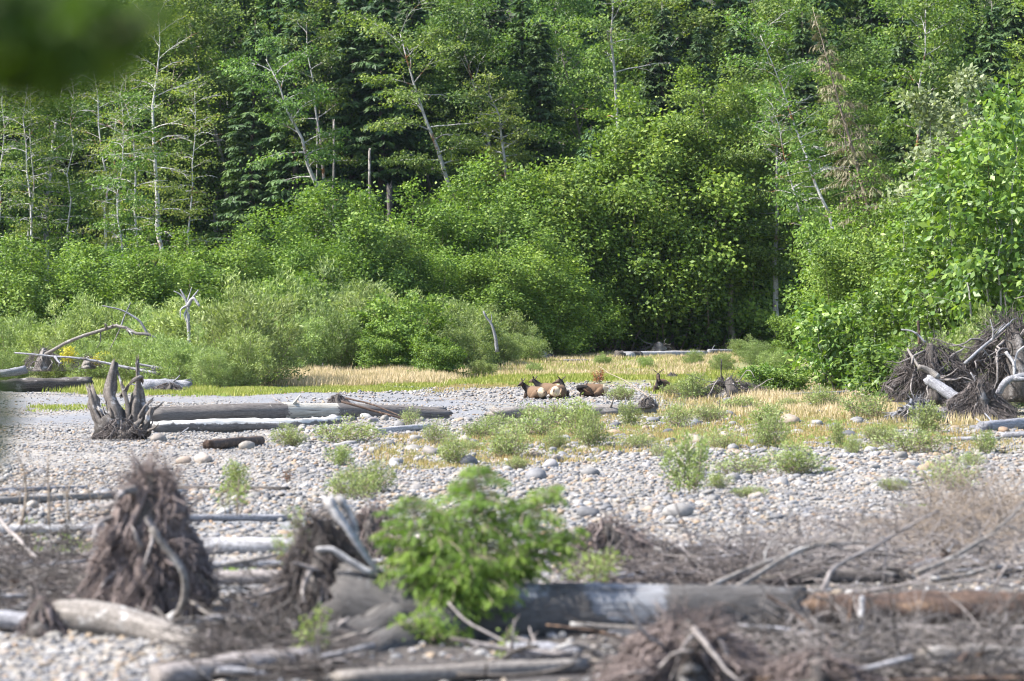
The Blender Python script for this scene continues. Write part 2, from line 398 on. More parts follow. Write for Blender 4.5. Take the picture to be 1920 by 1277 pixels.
SAND = [(G(60, 790), 6.5, 9), (G(90, 755), 7, 9), (G(640, 745), 8.5, 11), (G(900, 775), 8, 8), (G(1000, 757), 9, 7),
        (G(460, 735), 4, 6), (G(330, 750), 5, 4), (G(1420, 690), 6, 14), (G(480, 985), 1.6, 2.5), (G(440, 1095), 1.3, 1.5), (G(1050, 1265), 2.0, 1.2)]
def sandmask(x, y):
    s = np.zeros_like(np.asarray(x, float))
    for c, rx, ry in SAND: s = np.maximum(s, blob(x, y, c, rx, ry))
    return s * (.70 + .25 * np.sin(x * .9 + 1.4 * np.sin(y * .5)) * np.sin(y * .37 + x * .21))
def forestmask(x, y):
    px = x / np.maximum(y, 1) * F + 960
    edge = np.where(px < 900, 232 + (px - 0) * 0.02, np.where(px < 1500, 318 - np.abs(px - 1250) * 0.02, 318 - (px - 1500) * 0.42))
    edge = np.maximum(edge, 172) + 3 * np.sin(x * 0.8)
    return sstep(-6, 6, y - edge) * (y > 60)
def turfmask(x, y):
    px = x / np.maximum(y, 1) * F + 960
    a = sstep(206, 216, y + 2 * np.sin(x) - 8 * sstep(1000, 800, px)) * sstep(440, 560, px)
    b = 0.75 * sstep(1180, 1330, px) * sstep(120, 138, y + 3 * np.sin(x * .6)) * (1 - 0.3 * sstep(200, 230, y))
    c = sstep(208, 216, y)
    n = 0.5 + 0.5 * np.sin(x * 1.3 + 2 * np.sin(y * .4)) * np.sin(y * .9)
    e = 0.45 * n * sstep(850, 1000, px) * sstep(98, 118, y) * (1 - sstep(150, 170, y))
    return np.clip(np.maximum(np.maximum(a, b * (0.5 + .5 * n)), np.maximum(c, e)), 0, 1)

def littermask(x, y):
    px = x / np.maximum(y, 1) * F + 960
    wob = 1.2 * np.sin(x * 1.7 + y * .9) + .8 * np.sin(x * 3.1 - y * 1.3)
    a = sstep(1180, 1360, px + 30 * wob) * (1 - sstep(53, 58, y + wob)) * (y > 30)
    b = sstep(300, 400, px + 20 * wob) * (1 - sstep(47.5, 50.5, y + wob)) * (y > 30)
    c = (1 - sstep(180, 300, px + 20 * wob)) * sstep(47.5, 49, y + wob * .5) * (1 - sstep(53, 56, y + wob))
    return np.clip(np.maximum(np.maximum(a, b), c), 0, 1) * .9
def build_ground():
    ys = np.concatenate([np.linspace(-60, 30, 16, endpoint=False), np.linspace(30, 240, 220, endpoint=False),
                         np.linspace(240, 420, 60, endpoint=False), np.linspace(420, 620, 12)])
    us = np.concatenate([np.linspace(-1, -0.25, 20, endpoint=False), np.linspace(-0.25, 0.25, 110, endpoint=False), np.linspace(0.25, 1, 21)])
    X = us[None, :] * np.maximum(120, ys[:, None] * 1.0); Y = np.broadcast_to(ys[:, None], X.shape)
    Z = gz(X, Y)
    far = np.maximum(np.abs(X) - Y * 0.4, 0) * (Y > 150)
    Z = Z + 0.0 * far
    v = np.stack([X, Y, Z], 2).reshape(-1, 3); nx = len(us); ny = len(ys)
    i = np.arange(ny - 1)[:, None] * nx; j = np.arange(nx - 1)[None, :]
    q = np.stack([i + j, i + j + 1, i + nx + j + 1, i + nx + j], 2).reshape(-1, 4)
    mb = MB(); mb.add(v, q)
    me = mb.mesh('ground', M['ground'])
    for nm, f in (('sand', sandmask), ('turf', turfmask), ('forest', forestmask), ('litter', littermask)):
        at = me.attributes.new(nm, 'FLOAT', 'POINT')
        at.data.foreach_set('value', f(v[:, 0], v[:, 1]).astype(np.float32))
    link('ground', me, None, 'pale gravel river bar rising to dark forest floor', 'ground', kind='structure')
build_ground()

# ------------------------------------------------------------------ plants: generators return (wood MB, leaf MB)
def walk(p, d, length, n, rng, bend=(0, 0, 0), jit=0.12):
    pts = [np.array(p, float)]; d = unit(np.array(d, float)); bend = np.array(bend, float)
    for _ in range(n):
        d = unit(d + bend / n + rng.normal(0, jit, 3))
        pts.append(pts[-1] + d * length / n)
    return np.array(pts)

def scatter_leaves(L, C, n, rng, spread, flat, ll, lw, up=0.7, tintc=None, outw=0.75, tz=-0.35):
    C = np.asarray(C); k = rng.integers(0, len(C), n)
    pos = C[k] + rng.normal(0, 1, (n, 3)) * np.array([spread, spread, spread * flat])
    out = pos - C.mean(0); out[:, 2] *= 0.3
    tan = unit(unit(out) * 0.8 + rng.normal(0, 0.8, (n, 3)) + np.array([0, 0, tz]))
    nrm = unit(rng.normal(0, 0.55, (n, 3)) + np.array([0, 0, up]) + unit(out) * outw)
    ct = rng.uniform(0, 1, len(C)) if tintc is None else tintc
    tint = np.clip(0.55 * ct[k] + 0.45 * rng.uniform(0, 1, n), 0, 1)
    s = rng.uniform(0.7, 1.25, n)
    leaves(L, pos, tan, nrm, ll * s, lw * s, tint)

def broadleaf(seed, h, r, cw, cs, nl, nleaf, leaf, lean=(0, 0), sub=5, flat=0.4, arch=-0.35, spread=0.55, el=(0.15, 0.9), leafy=1.0, lowbare=0.0, stretch=0.75):
    rng = np.random.default_rng(seed); Wd, Lf = MB(), MB(); Wd.br = MB()
    ts = np.linspace(0, 1, 12)
    wob = np.cumsum(rng.normal(0, 0.008 * h, (12, 2)), 0); wob -= wob[0]
    tr = np.stack([lean[0] * h * ts ** 1.25 + wob[:, 0], lean[1] * h * ts ** 1.25 + wob[:, 1], h * 0.96 * ts], 1)
    Wd.tube(tr, r * (1 - ts * 0.9) * (1 + 0.5 * np.exp(-ts * 25)), 9, 0.05, rng)
    T = lambda t: np.array([np.interp(t, ts, tr[:, k]) for k in range(3)])
    C = []
    for i in range(nl):
        t = cs + (1 - cs) * ((i + rng.uniform(0, 1)) / nl); tt = (t - cs) / (1 - cs)
        az = i * 2.39996 + rng.uniform(-.5, .5); e = el[0] + (el[1] - el[0]) * tt ** 1.3 + rng.uniform(-.15, .2)
        ln = cw * (0.30 + 0.70 * math.sin(math.pi * min(1, 0.18 + 0.82 * (1 - tt)) ** 0.8) ** 0.7) * rng.uniform(0.7, 1.2)
        d = (math.cos(az) * math.cos(e), math.sin(az) * math.cos(e), math.sin(e))
        pth = walk(T(t), d, ln, 7, rng, (0, 0, arch), 0.1)
        r0 = max(r * 0.40 * (1 - 0.7 * t), 0.03)
        Wd.br.tube(pth, np.linspace(r0, 0.012, 8), 5, cap=False)
        bare = rng.uniform() > leafy or tt < lowbare
        for k in range(sub):
            u = 0.22 + 0.78 * (k + rng.uniform(0, 1)) / sub; f = u * 7; a = min(int(f), 6)
            p = pth[a] + (pth[a + 1] - pth[a]) * (f - a); td = unit(pth[a + 1] - pth[a])
            sd = unit(np.cross(td, [0, 0, 1.0])) * (1 if k % 2 else -1)
            d2 = td * 0.7 + sd * rng.uniform(0.4, 1.0) + np.array([0, 0, rng.uniform(-.1, .35)])
            l2 = ln * 0.42 * (1 - 0.45 * u) * rng.uniform(0.6, 1.3)
            p2 = walk(p, d2, l2, 4, rng, (0, 0, arch * 0.6), 0.15)
            Wd.br.tube(p2, np.linspace(r0 * 0.42 * (1 - .6 * u) + .014, 0.01, 5), 3, cap=False)
            if not bare or rng.uniform() < 0.1: C += [p2[2], p2[3], p2[4]]
        if not bare: C += [pth[7], pth[6]]
    if C: scatter_leaves(Lf, C, nleaf, rng, spread, flat, leaf, leaf * stretch)
    return Wd, Lf

def thicket(seed, h, w, nleaf, leaf, stems=7, spread=0.55, flat=0.55, stretch=0.72, low=0.06, up=0.7, r=0.07, tz=-0.35):
    """many-stemmed bush or young tree leafy to the ground"""
    rng = np.random.default_rng(seed); Wd, Lf = MB(), MB(); C = []
    for s in range(stems):
        az = s * 2.4 + rng.uniform(-.4, .4); rad = w * 0.5 * math.sqrt((s + .3) / stems)
        hh = h * (1 - 0.42 * ((rad / (w * .5)) ** 2)) * rng.uniform(0.68, 1.08)
        b = np.array([math.cos(az) * rad * .5, math.sin(az) * rad * .5, 0])
        tgt = np.array([math.cos(az) * rad, math.sin(az) * rad, hh])
        n = 9; ts = np.linspace(0, 1, n + 1)[:, None]
        pth = b + (tgt - b) * ts + np.cumsum(rng.normal(0, 0.012 * h, (n + 1, 3)), 0)
        pth[0] = b
        Wd.tube(pth, np.linspace(r, 0.01, n + 1), 5, cap=False)
        nb = 16
        for k in range(nb):
            t = low + (1 - low) * (k + rng.uniform()) / nb; f = t * n; a = min(int(f), n - 1)
            p = pth[a] + (pth[a + 1] - pth[a]) * (f - a); a2 = k * 2.4 + rng.uniform(0, 1)
            ln = w * 0.34 * (1 - t) ** 0.55 * rng.uniform(0.6, 1.2) + 0.05 * h * .5
            d = (math.cos(a2), math.sin(a2), rng.uniform(0.15, 0.9))
            p2 = walk(p, d, ln, 4, rng, (0, 0, -0.1), 0.15)
            Wd.tube(p2, np.linspace(r * .35 * (1 - t) + .006, 0.005, 5), 3, cap=False)
            C += [p2[1], p2[2], p2[3], p2[4], p2[4]]
        C += [pth[-1], pth[-2]]
    scatter_leaves(Lf, C, nleaf, rng, spread, flat, leaf, leaf * stretch, up, tz=tz)
    return Wd, Lf

def conifer(seed, h, r, cw, nb, per, ll, lw, cs=0.08, droop=0.7, lean=(0, 0), gaps=0.0, power=0.75, hang=0.6, flat_up=0.6):
    rng = np.random.default_rng(seed); Wd, Lf = MB(), MB(); Wd.br = MB()
    ts = np.linspace(0, 1, 12)
    tr = np.stack([lean[0] * h * ts ** 1.1, lean[1] * h * ts, h * ts], 1); tr[:, :2] += np.cumsum(rng.normal(0, 0.002 * h, (12, 2)), 0)
    Wd.tube(tr, r * (1 - ts * 0.95), 8, 0.05, rng)
    for i in range(nb):
        t = cs + (0.985 - cs) * ((i + rng.uniform()) / nb) ** 0.9
        p = np.array([np.interp(t, ts, tr[:, k]) for k in range(3)])
        ln = (cw * (1 - (t - cs) / (1 - cs)) ** power + 0.035 * cw) * rng.uniform(0.65, 1.15)
        az = i * 2.39996 + rng.uniform(-.6, .6)
        d = (math.cos(az), math.sin(az), 0.25 + 0.5 * t)
        pth = walk(p, d, ln, 6, rng, (0, 0, -droop), 0.05)
        Wd.br.tube(pth, np.linspace(max(r * .16 * (1 - t), .012), .006, 7), 4, cap=False)
        if rng.uniform() < gaps: continue
        n = max(4, int(per * ln / cw * 1.2))
        u = rng.uniform(0.12, 1, n); f = u * 6; a = np.minimum(f.astype(int), 5)
        pp = pth[a] + (pth[a + 1] - pth[a]) * (f - a)[:, None]; td = unit(pth[a + 1] - pth[a])
        sd = unit(np.cross(td, [0, 0, 1.0])); sg = np.sign(rng.uniform(-1, 1, n))[:, None]
        lat = (ln * 0.34 * (1 - u * 0.75) * rng.uniform(0, 1, n))[:, None]
        pos = pp + sd * sg * lat + td * lat * 0.5 + np.array([0, 0, -1.0]) * lat * 0.35 * hang + rng.normal(0, 0.04 * cw * .3, (n, 3))
        tan = td * 0.6 + sd * sg * 0.7 + np.array([0, 0, -hang]) + rng.normal(0, .25, (n, 3))
        nrm = rng.normal(0, .4, (n, 3)) + np.array([0, 0, flat_up]) + td * .3
        bt = rng.uniform(0, 1)
        tint = np.clip(0.5 * bt + 0.5 * rng.uniform(0, 1, n) * 0.6 + 0.4 * (u - .5), 0, 1)
        s = rng.uniform(.7, 1.3, n)
        leaves(Lf, pos, tan, nrm, ll * s, lw * s, tint)
    return Wd, Lf

PROTO = {}
def proto(key, gen, bark, leaf):
    Wd, Lf = gen()
    PROTO[key] = (Wd.mesh(key + '_wood', M[bark]), Lf.mesh(key + '_leaves', M[leaf], smooth=False) if Lf.n else None, Wd.br.mesh(key + '_limbs', M[bark]) if Wd.br else None)
for i in range(4):   # tall forest alders with arching pale limbs
    proto(f'alder{i}', lambda: broadleaf(10 + i, 36, 0.42, 6.6, 0.30, 26, 20000, 0.34, (0.10 * (i - 1.5), 0.03), 6, 0.6, -0.5, 0.8), 'alder_bark' if i % 2 else 'mossy_bark', 'alder_leaf')
for i in range(2):   # slender white alders, sparse foliage
    proto(f'white{i}', lambda: broadleaf(30 + i, 34, 0.34, 4.6, 0.22, 34, 5200, 0.3, (-0.02, 0.02), 6, 0.4, -0.15, 0.5, (0.35, 1.1), 0.6), 'white_bark', 'thin_leaf')
proto('white2', lambda: broadleaf(34, 27, 0.24, 2.6, 0.30, 22, 3000, 0.3, (0.05, 0.02), 5, 0.4, -0.1, 0.5, (0.3, 1.0), 0.75), 'white_bark', 'alder_leaf')
for i in range(5):   # young alder thicket
    proto(f'young{i}', lambda: thicket(50 + i, 20, 12.5, 36000, 0.32, 12, 0.62, 0.95, low=0.1, up=0.55), 'twig', 'young_leaf')
for i in range(4):
    proto(f'willow{i}', lambda: thicket(70 + i, 8, 8.5, 12500, 0.40, 13, 0.30, 1.0, 0.27, 0.03, 0.2, 0.05, 0.9), 'twig', 'willow_leaf')
for i in range(2):
    proto(f'greenbush{i}', lambda: thicket(80 + i, 8, 7.5, 14000, 0.27, 9, 0.34, 0.6, 0.65, 0.03, 0.6, 0.05), 'twig', 'young_leaf')
for i in range(5):   # knee-high willows on the gravel
    proto(f'small{i}', lambda: thicket(90 + i, (1.5, 1.0, 1.9, 1.2, .8)[i], (1.7, 2.0, 1.3, 1.9, 1.8)[i], (2300, 1500, 1700, 1100, 1800)[i], (.12, .11, .13, .12, .10)[i], (14, 9, 7, 10, 16)[i], (.08, .10, .08, .12, .07)[i], 0.9, 0.34, 0.1, 0.25, 0.014, 0.7), 'twig', 'small_willow')
for i in range(3):   # broad-leaved alders at the edge
    proto(f'broad{i}', lambda: thicket(100 + i, 20, 9.5, 9500, 0.50, 10, 0.55, 0.6, 0.58, 0.02, 0.5, 0.09), 'alder_bark', 'big_leaf')
proto('broadbush', lambda: thicket(106, 7, 6.5, 4200, 0.42, 9, 0.4, 0.6, 0.58, 0.02, 0.5, 0.05), 'alder_bark', 'big_leaf')
proto('poplar', lambda: thicket(110, 26, 11, 19000, 0.42, 8, 0.55, 0.7, 0.7, 0.3, 0.4, 0.16), 'alder_bark', 'poplar_leaf')
for i in range(3):
    proto(f'conifer{i}', lambda: conifer(120 + i, 46, 0.55, 5.4, 170, 150, 0.75, 0.26, 0.12, 0.75), 'dark_bark', 'needle')
proto('hemlock', lambda: conifer(125, 20, 0.22, 4.4, 120, 150, 0.55, 0.17, 0.05, 0.75), 'dark_bark', 'pale_needle')
proto('deadfir', lambda: conifer(127, 24, 0.26, 3.9, 130, 75, 0.42, 0.08, 0.06, 0.85, (-0.26, 0), 0.25, hang=1.1), 'twig', 'dead_needle')

def plant(kind, name, px, d, h, h0, label, cat='tree', group=None, seed=0, sc_w=1.0, parts=('trunk', 'crown'), sink=0.1, rz=None, tilt=0.0):
    rng = np.random.default_rng(1000 + seed + int(px * 7) % 1000 + int(d * 13))
    s = h / h0
    o = root(name, ON(px, d, -sink), label, cat, group, rng.uniform(0, 6.28) if rz is None else rz, (s * sc_w, s * sc_w, s))
    wd, lf, br = PROTO[kind]
    tk = link(parts[0], wd, o)
    if br: link('limbs', br, tk, kind='stuff')
    if lf: link(parts[1], lf, o)
    if tilt: o.rotation_euler = (rng.normal(0, tilt), rng.normal(0, tilt), o.rotation_euler.z)
    return o

rng = np.random.default_rng(5)
# far hillside: tall conifers and alders filling the top of the picture
n = 0
for d0, step in ((380, 90), (408, 100)):
    px = -70 + rng.uniform(0, 40)
    while px < 2010:
        plant(f'conifer{n % 3}', 'conifer_tree', px, d0 + rng.uniform(-8, 8), rng.uniform(48, 60), 46,
              'tall dark conifer rising on the hillside behind the alders', 'tree', 'dark conifers of the forest', n, 1.15)
        px += step * rng.uniform(0.75, 1.25); n += 1
for k, (px, d, h) in enumerate([(470, 346, 40), (548, 342, 44), (655, 346, 46), (715, 343, 48), (775, 350, 46), (880, 348, 42), (985, 350, 44), (1010, 342, 40), (1240, 346, 42), (1500, 336, 40), (1690, 300, 36), (1860, 285, 36)]):
    plant(f'conifer{k % 3}', 'conifer_tree', px, d, h, 46, 'dark drooping conifer among the nearer forest alders', 'tree', 'dark conifers among the alders', 400 + k, 1.25)
for d0, step, hh in ((352, 150, (34, 42)), (370, 130, (40, 46)), (394, 120, (46, 54))):
    px = -60 + rng.uniform(0, 60)
    while px < 2000:
        if not (d0 < 380 and 570 < px < 800) and not (1270 < px < 1400 and d0 < 360):
            plant(f'alder{n % 4}', 'alder_tree', px, d0 + rng.uniform(-7, 7), rng.uniform(*hh), 36,
                  'tall leafy alder with pale arching limbs deep in the forest', 'tree', 'tall forest alders', n, rng.uniform(.9, 1.25), tilt=.09)
        px += step * rng.uniform(0.75, 1.25); n += 1

# leaning alders one can pick out
def lean_alder(px_b, py_b, px_t, py_t, d, r, label, seed, cw=5.5, nleaf=9000, leafm='alder_leaf', cs=0.35, barkm='alder_bark', leaf=0.33, leafy=0.85):
    b = ON(px_b, d); t = P(px_t, py_t, d); h = (t[2] - b[2]) / 0.96
    Wd, Lf = broadleaf(seed, h, r, cw, cs, 32 if barkm == 'white_bark' else 24, nleaf, leaf, ((t[0] - b[0]) / h, 0.02), 9 if barkm == 'white_bark' else 7, 0.4, -0.45, 0.6, (0.1, 0.8), leafy)
    o = root('alder_tree', b, label, 'tree', 'alders with visible trunks')
    tk = link('trunk', Wd.mesh('alder_trunk', M[barkm]), o); link('limbs', Wd.br.mesh('alder_limbs', M[barkm]), tk, kind='stuff'); link('crown', Lf.mesh('alder_crown', M[leafm], False), o)
lean_alder(690, 560, 500, 110, 318, 0.46, 'alder leaning left with mossy orange trunk above the thicket, left of centre', 201, 5.5, 8000)
lean_alder(930, 560, 740, 60, 322, 0.5, 'big alder leaning left with pale forked limbs fanning over the dark gap', 202, 7.0, 12000)
lean_alder(1030, 520, 915, 170, 322, 0.5, 'small alder with bright orange mossy trunk and light green leaf tuft', 203, 3.6, 4200, 'thin_leaf', 0.6)
lean_alder(1215, 520, 1130, -60, 330, 0.45, 'alder with orange moss and white bark at the top centre, leaning left', 204, 6.0, 9000)
lean_alder(1600, 640, 1440, 60, 262, 0.26, 'slender white alder leaning left with bare forked top beside the dead conifer', 205, 4.2, 4200, 'alder_leaf', 0.35, 'white_bark', 0.3, 0.5)
lean_alder(1560, 620, 1445, 190, 258, 0.2, 'thin broken white alder trunk leaning left below the bare forked one', 206, 2.6, 2200, 'alder_leaf', 0.5, 'white_bark', 0.3, 0.6)
lean_alder(640, 480, 560, 40, 335, 0.36, 'straight alder with orange mossy bark at the top edge left of centre', 207, 4.0, 5000)
lean_alder(1700, 560, 1735, -40, 245, 0.24, 'thin dark-limbed alder standing behind the silvery poplar', 208, 4.0, 6500)
# slender white alders on the left
lean_alder(312, 470, 288, 20, 282, 0.33, 'tallest white alder with orange mossy foot and sparse yellowish leaves', 211, 4.6, 3800, 'thin_leaf', 0.22, 'white_bark', 0.26, 0.7)
for k, (px, pt, top, d, r, lab) in enumerate([
        (45, 44, 150, 290, .17, 'white alder trunk with a bare forked top, leftmost but one by the picture edge'),
        (62, 60, 120, 286, .19, 'straight white alder standing close beside its twin near the left edge'),
        (130, 128, 130, 292, .15, 'thin straight white alder between the twin trunks and the forked clump'),
        (200, 172, 70, 288, .2, 'white alder leaning left in the clump under the dark hanging branch'),
        (205, 206, 60, 294, .17, 'upright white alder in the clump under the dark hanging branch'),
        (280, 252, 140, 276, .2, 'white alder leaning left just before the tallest white alder'),
        (365, 356, 170, 290, .17, 'thin white alder with mossy foot just past the tallest white alder'),
        (2, 0, 140, 288, .17, 'white alder cut off by the left picture edge'),
        (232, 224, 180, 270, .13, 'yellowish sparse young alder among the white trunks')]):
    lean_alder(px, 470, pt, top, d, r, lab, 220 + k, 3.0, 2600 if k != 8 else 4200, 'alder_leaf' if k % 3 else 'thin_leaf', 0.32, 'white_bark', 0.27, 0.75)
# grey snags
for k, (px, d, top, r, lab) in enumerate([(625, 330, 235, .16, 'broken grey snag standing in the dark gap behind the thicket'),
                                          (694, 326, 285, .20, 'pale grey snag with flat broken top in the dark gap'),
                                          (592, 332, 240, .10, 'short thin white snag left of the broken grey snag'),
                                          (733, 334, 352, .42, 'stout dark dead trunk in the darkest part of the gap')]):
    rg = np.random.default_rng(300 + k); b = ON(px, d); t = P(px + rg.uniform(-4, 4), top, d); mb = MB()
    mb.tube(np.linspace(b, t, 8) + rg.normal(0, .04, (8, 3)), np.linspace(r * 1.2, r * .75, 8), 9, .06, rg, jag=0.9)
    link('snag', mb.mesh('snag', M['dark_wood' if k == 3 else 'grey_wood']), None, lab, 'dead tree')

plant('hemlock', 'hemlock_tree', 1100, 320, 25.5, 20, 'young pale green hemlock with drooping boughs above the thicket', 'tree')
for k, (px, d, h) in enumerate([(1322, 330, 38), (1385, 336, 42)]):
    plant(f'conifer{k}', 'hemlock_tree', px, d, h, 46, ['dark drooping hemlock at the top right of centre, the left of two', 'dark drooping hemlock at the top right of centre, the right of two'][k], 'tree', 'two dark hemlocks', k, 1.25)
plant('deadfir', 'dead_conifer', 1705, 236, 30.5, 24, 'leaning dead conifer with brown and yellow hanging needles', 'dead tree', rz=0)
plant('poplar', 'poplar_tree', 1775, 232, 27, 26, 'grey-green silvery poplar in the upper right', 'tree')

# young alder wall
YOUNG = [(-60, 262, 13.5), (55, 256, 12.8), (160, 262, 13.2), (262, 252, 12.4), (352, 262, 12.0), (440, 262, 13.2), (530, 272, 15.5), (632, 286, 20.2),
         (716, 292, 16.0), (806, 300, 17.5), (888, 305, 20.5), (965, 309, 22.5), (1042, 312, 24), (1122, 314, 25.5), (1205, 316, 27.5), (1292, 318, 29),
         (828, 292, 11.5), (916, 286, 12.5), (1000, 290, 14), (1062, 306, 15), (1118, 326, 14), (560, 280, 11), (478, 262, 9.5), (690, 284, 11.5), (760, 286, 12)]
def zone(px): return 'along the left bank' if px < 560 else ('in the bright central thicket' if px > 770 else 'beside the dark forest gap')
YPL = [None] * len(YOUNG)
for z_ in set(zone(y_[0]) for y_ in YOUNG):
    ks = [k for k in range(len(YOUNG)) if zone(YOUNG[k][0]) == z_]
    for k, pl in zip(ks, places([YOUNG[k] for k in ks])): YPL[k] = pl
for k, (px, d, h) in enumerate(YOUNG):
    where = 'along the left bank' if px < 560 else ('in the bright central thicket' if px > 770 else 'beside the dark forest gap')
    plant(f'young{k % 5}', 'young_alder', px, d, h, 20, f'bushy bright green young alder {where}, {YPL[k]}', 'tree', f'young alders {where}', k, 1.2 if h > 14 else 1.45)
# darker overhanging alders over the shaded hollow
for k, (px, d, h) in enumerate([(1375, 312, 30), (1455, 312, 29), (1570, 286, 27), (1300, 326, 27), (1230, 330, 22)]):
    plant(f'alder{k % 4}', 'alder_tree', px, d, h, 36, 'spreading alder with drooping twiggy limbs over the shaded hollow, ' + ['third from the left', 'second from the right', 'rightmost', 'second from the left', 'leftmost'][k], 'tree', 'alders over the shaded hollow', 50 + k, 1.1)
for k, (px, d, h) in enumerate([(1420, 342, 15), (1490, 338, 15), (1290, 344, 14), (1220, 342, 12), (1340, 342, 15), (1180, 335, 10)]):
    plant(f'young{k % 5}', 'young_alder', px, d, h, 20, 'deep green young alder in the shaded hollow, ' + places([(1405,), (1480,), (1290,), (1220,), (1340,), (1180,)])[k], 'tree', 'young alders in the shade', 70 + k, 1.25)
for k, (px, d, h) in enumerate([(1410, 322, 5.0), (1455, 312, 5), (1505, 296, 5.5)]):
    plant(f'greenbush{k % 2}', 'alder_bush', px, d, h, 8, ['leftmost', 'middle', 'rightmost'][k] + ' low green bush at the foot of the shaded hollow', 'bush', 'bushes at the foot of the hollow', k, 1.3)

# broad-leaved alders on the right
def broad(kind, px, d, h, h0, label, k, wsc=1.0, nl=100):
    o = plant(kind, 'broadleaf_alder', px, d, h, h0, label, 'tree', 'broad-leaved alders on the right', k, wsc)
    lf = PROTO[kind][1]; rg = np.random.default_rng(400 + k)
    # the leaves that show largest, each a piece of its own at the near side of the crown
    nv = len(lf.vertices); co = np.zeros(nv * 3, np.float32); lf.vertices.foreach_get('co', co); co = co.reshape(-1, 4, 3)
    R = np.array(Matrix.Rotation(o.rotation_euler.z, 3, 'Z'))
    wy = (co[:, 0] @ R.T)[:, 1]
    idx = np.argsort(wy)[:1500]; idx = rg.choice(idx, nl, replace=False)
    mb = MB(); leaves(mb, np.zeros((1, 3)), np.array([[0, 1.0, 0]]), np.array([[0, 0, 1.0]]), .5, .3, np.array([.8]), .2)
    me = PROTO.setdefault('leafpiece', mb.mesh('broad_leaf', M['big_leaf'], False))
    for i in idx:
        l = link('leaf', me, o); c = co[i, 0] + rg.normal(0, .25, 3); l.location = c
        l.rotation_euler = (rg.uniform(-.7, .5), rg.uniform(-.5, .5), rg.uniform(0, 6.28)); s = rg.uniform(.9, 1.4); l.scale = (s, s, s)
broad('broad0', 1905, 168, 21, 20, 'tallest broad-leaved alder cut off by the right picture edge', 0, 1.0, 110)
broad('broad1', 1800, 176, 15.5, 20, 'broad-leaved alder behind the root pile, second from the right edge', 1, 1.05, 100)
broad('broad2', 1700, 186, 12.8, 20, 'rounded broad-leaved alder left of the root pile', 2, 1.15, 90)
broad('broadbush', 1600, 192, 8.2, 7, 'bushy low broad-leaved alder at the left end of the right bank', 3, 1.0, 0 + 80)
broad('broadbush', 1690, 168, 5.0, 7, 'low broad-leaved bush just left of the root pile', 4, 1.2, 60)
for k, (px, d, h) in enumerate([(1440, 187, 2.7), (1480, 186, 2.2)]):
    plant('broadbush', 'alder_bush', px, d, h, 7, ['sprawling dark green bush above the tangled driftwood twigs', 'small leafy bush against the right bank beside the sprawling one'][k], 'bush', None, k, 1.4)
for k, (px, d, h) in enumerate([(1850, 205, 19), (1640, 222, 15), (1930, 196, 23), (1610, 236, 17)]):
    plant(f'young{k}', 'young_alder', px, d, h, 20, 'shaded young alder filling the right bank behind the broad leaves, ' + places([(1850,), (1640,), (1930,), (1560,)])[k], 'tree', 'young alders of the right bank', 90 + k, 1.1)
for k, (px, d, h, kd) in enumerate([(1800, 160, 4.5, 'willow0'), (1870, 158, 5.5, 'willow2')]):
    plant(kd, 'willow_shrub', px, d, h, 8, ['pale feathery willow behind the left part of the root pile', 'yellowish willow behind the right part of the root pile'][k], 'shrub', None, k)

# willow belt on the left
WIL = [(-30, 236, 5.2), (50, 230, 5.6), (130, 226, 6.0), (205, 228, 6.8), (270, 222, 5.5), (335, 215, 6.8), (410, 210, 7.8), (470, 206, 7.2), (520, 214, 8.6),
       (585, 214, 8.4), (640, 220, 9.6), (395, 196, 3.0), (445, 199, 4.2), (300, 203, 4.0), (240, 205, 3.4), (550, 204, 5.4), (620, 208, 5.8), (690, 214, 8.6), (820, 226, 6.5), (180, 214, 3.6), (100, 216, 3.2), (20, 214, 3.0), (350, 199, 4.3)]
WIL = [(px, d + 34, h * .98) if px >= 500 and d < 240 else (px, d, h) for px, d, h in WIL]
WPL = places(WIL)
for k, (px, d, h) in enumerate(WIL):
    plant(f'willow{k % 4}', 'willow_shrub', px, d, h, 8, f'silvery grey-green willow in the belt on the left bank, {WPL[k]}', 'shrub', 'willow belt of the left bank', k, 1.05)
for k, (px, d, h, lab) in enumerate([(755, 243, 7.6, 'dense dark green bush standing at the right end of the willow belt'),
                                     (822, 226, 4.6, 'lower green bush before the right end of the willow belt'),
                                     (545, 252, 9.6, 'yellowish green bush rising from the middle of the willows'),
                                     (720, 239, 4.8, 'small leafy bush beside the dense dark green one')]):
    plant(f'greenbush{k % 2}', 'alder_bush', px, d, h, 8, lab, 'bush', None, k, 1.05)
for k, (px, d, h) in enumerate([(880, 245, 4.0), (930, 262, 3.6), (985, 270, 3.4), (1040, 290, 3.2), (870, 262, 6), (925, 280, 6), (1130, 262, 1.4), (1210, 250, 1.2), (1300, 262, 1.6), (1000, 240, 1.2), (905, 228, 1.8), (1355, 246, 1.8), (1415, 262, 2.4), (1460, 238, 2.6), (1395, 285, 2.4)]):
    plant(f'willow{k % 4}', 'willow_shrub', px, d, h, 8, 'low pale willow shrub in or behind the golden grass, ' + places([(880,), (930,), (985,), (1040,), (870,), (925,), (1130,), (1210,), (1300,), (1000,), (905,), (1355,), (1415,), (1460,), (1395,)])[k], 'shrub', 'low willows behind the grass', k, 1.2)

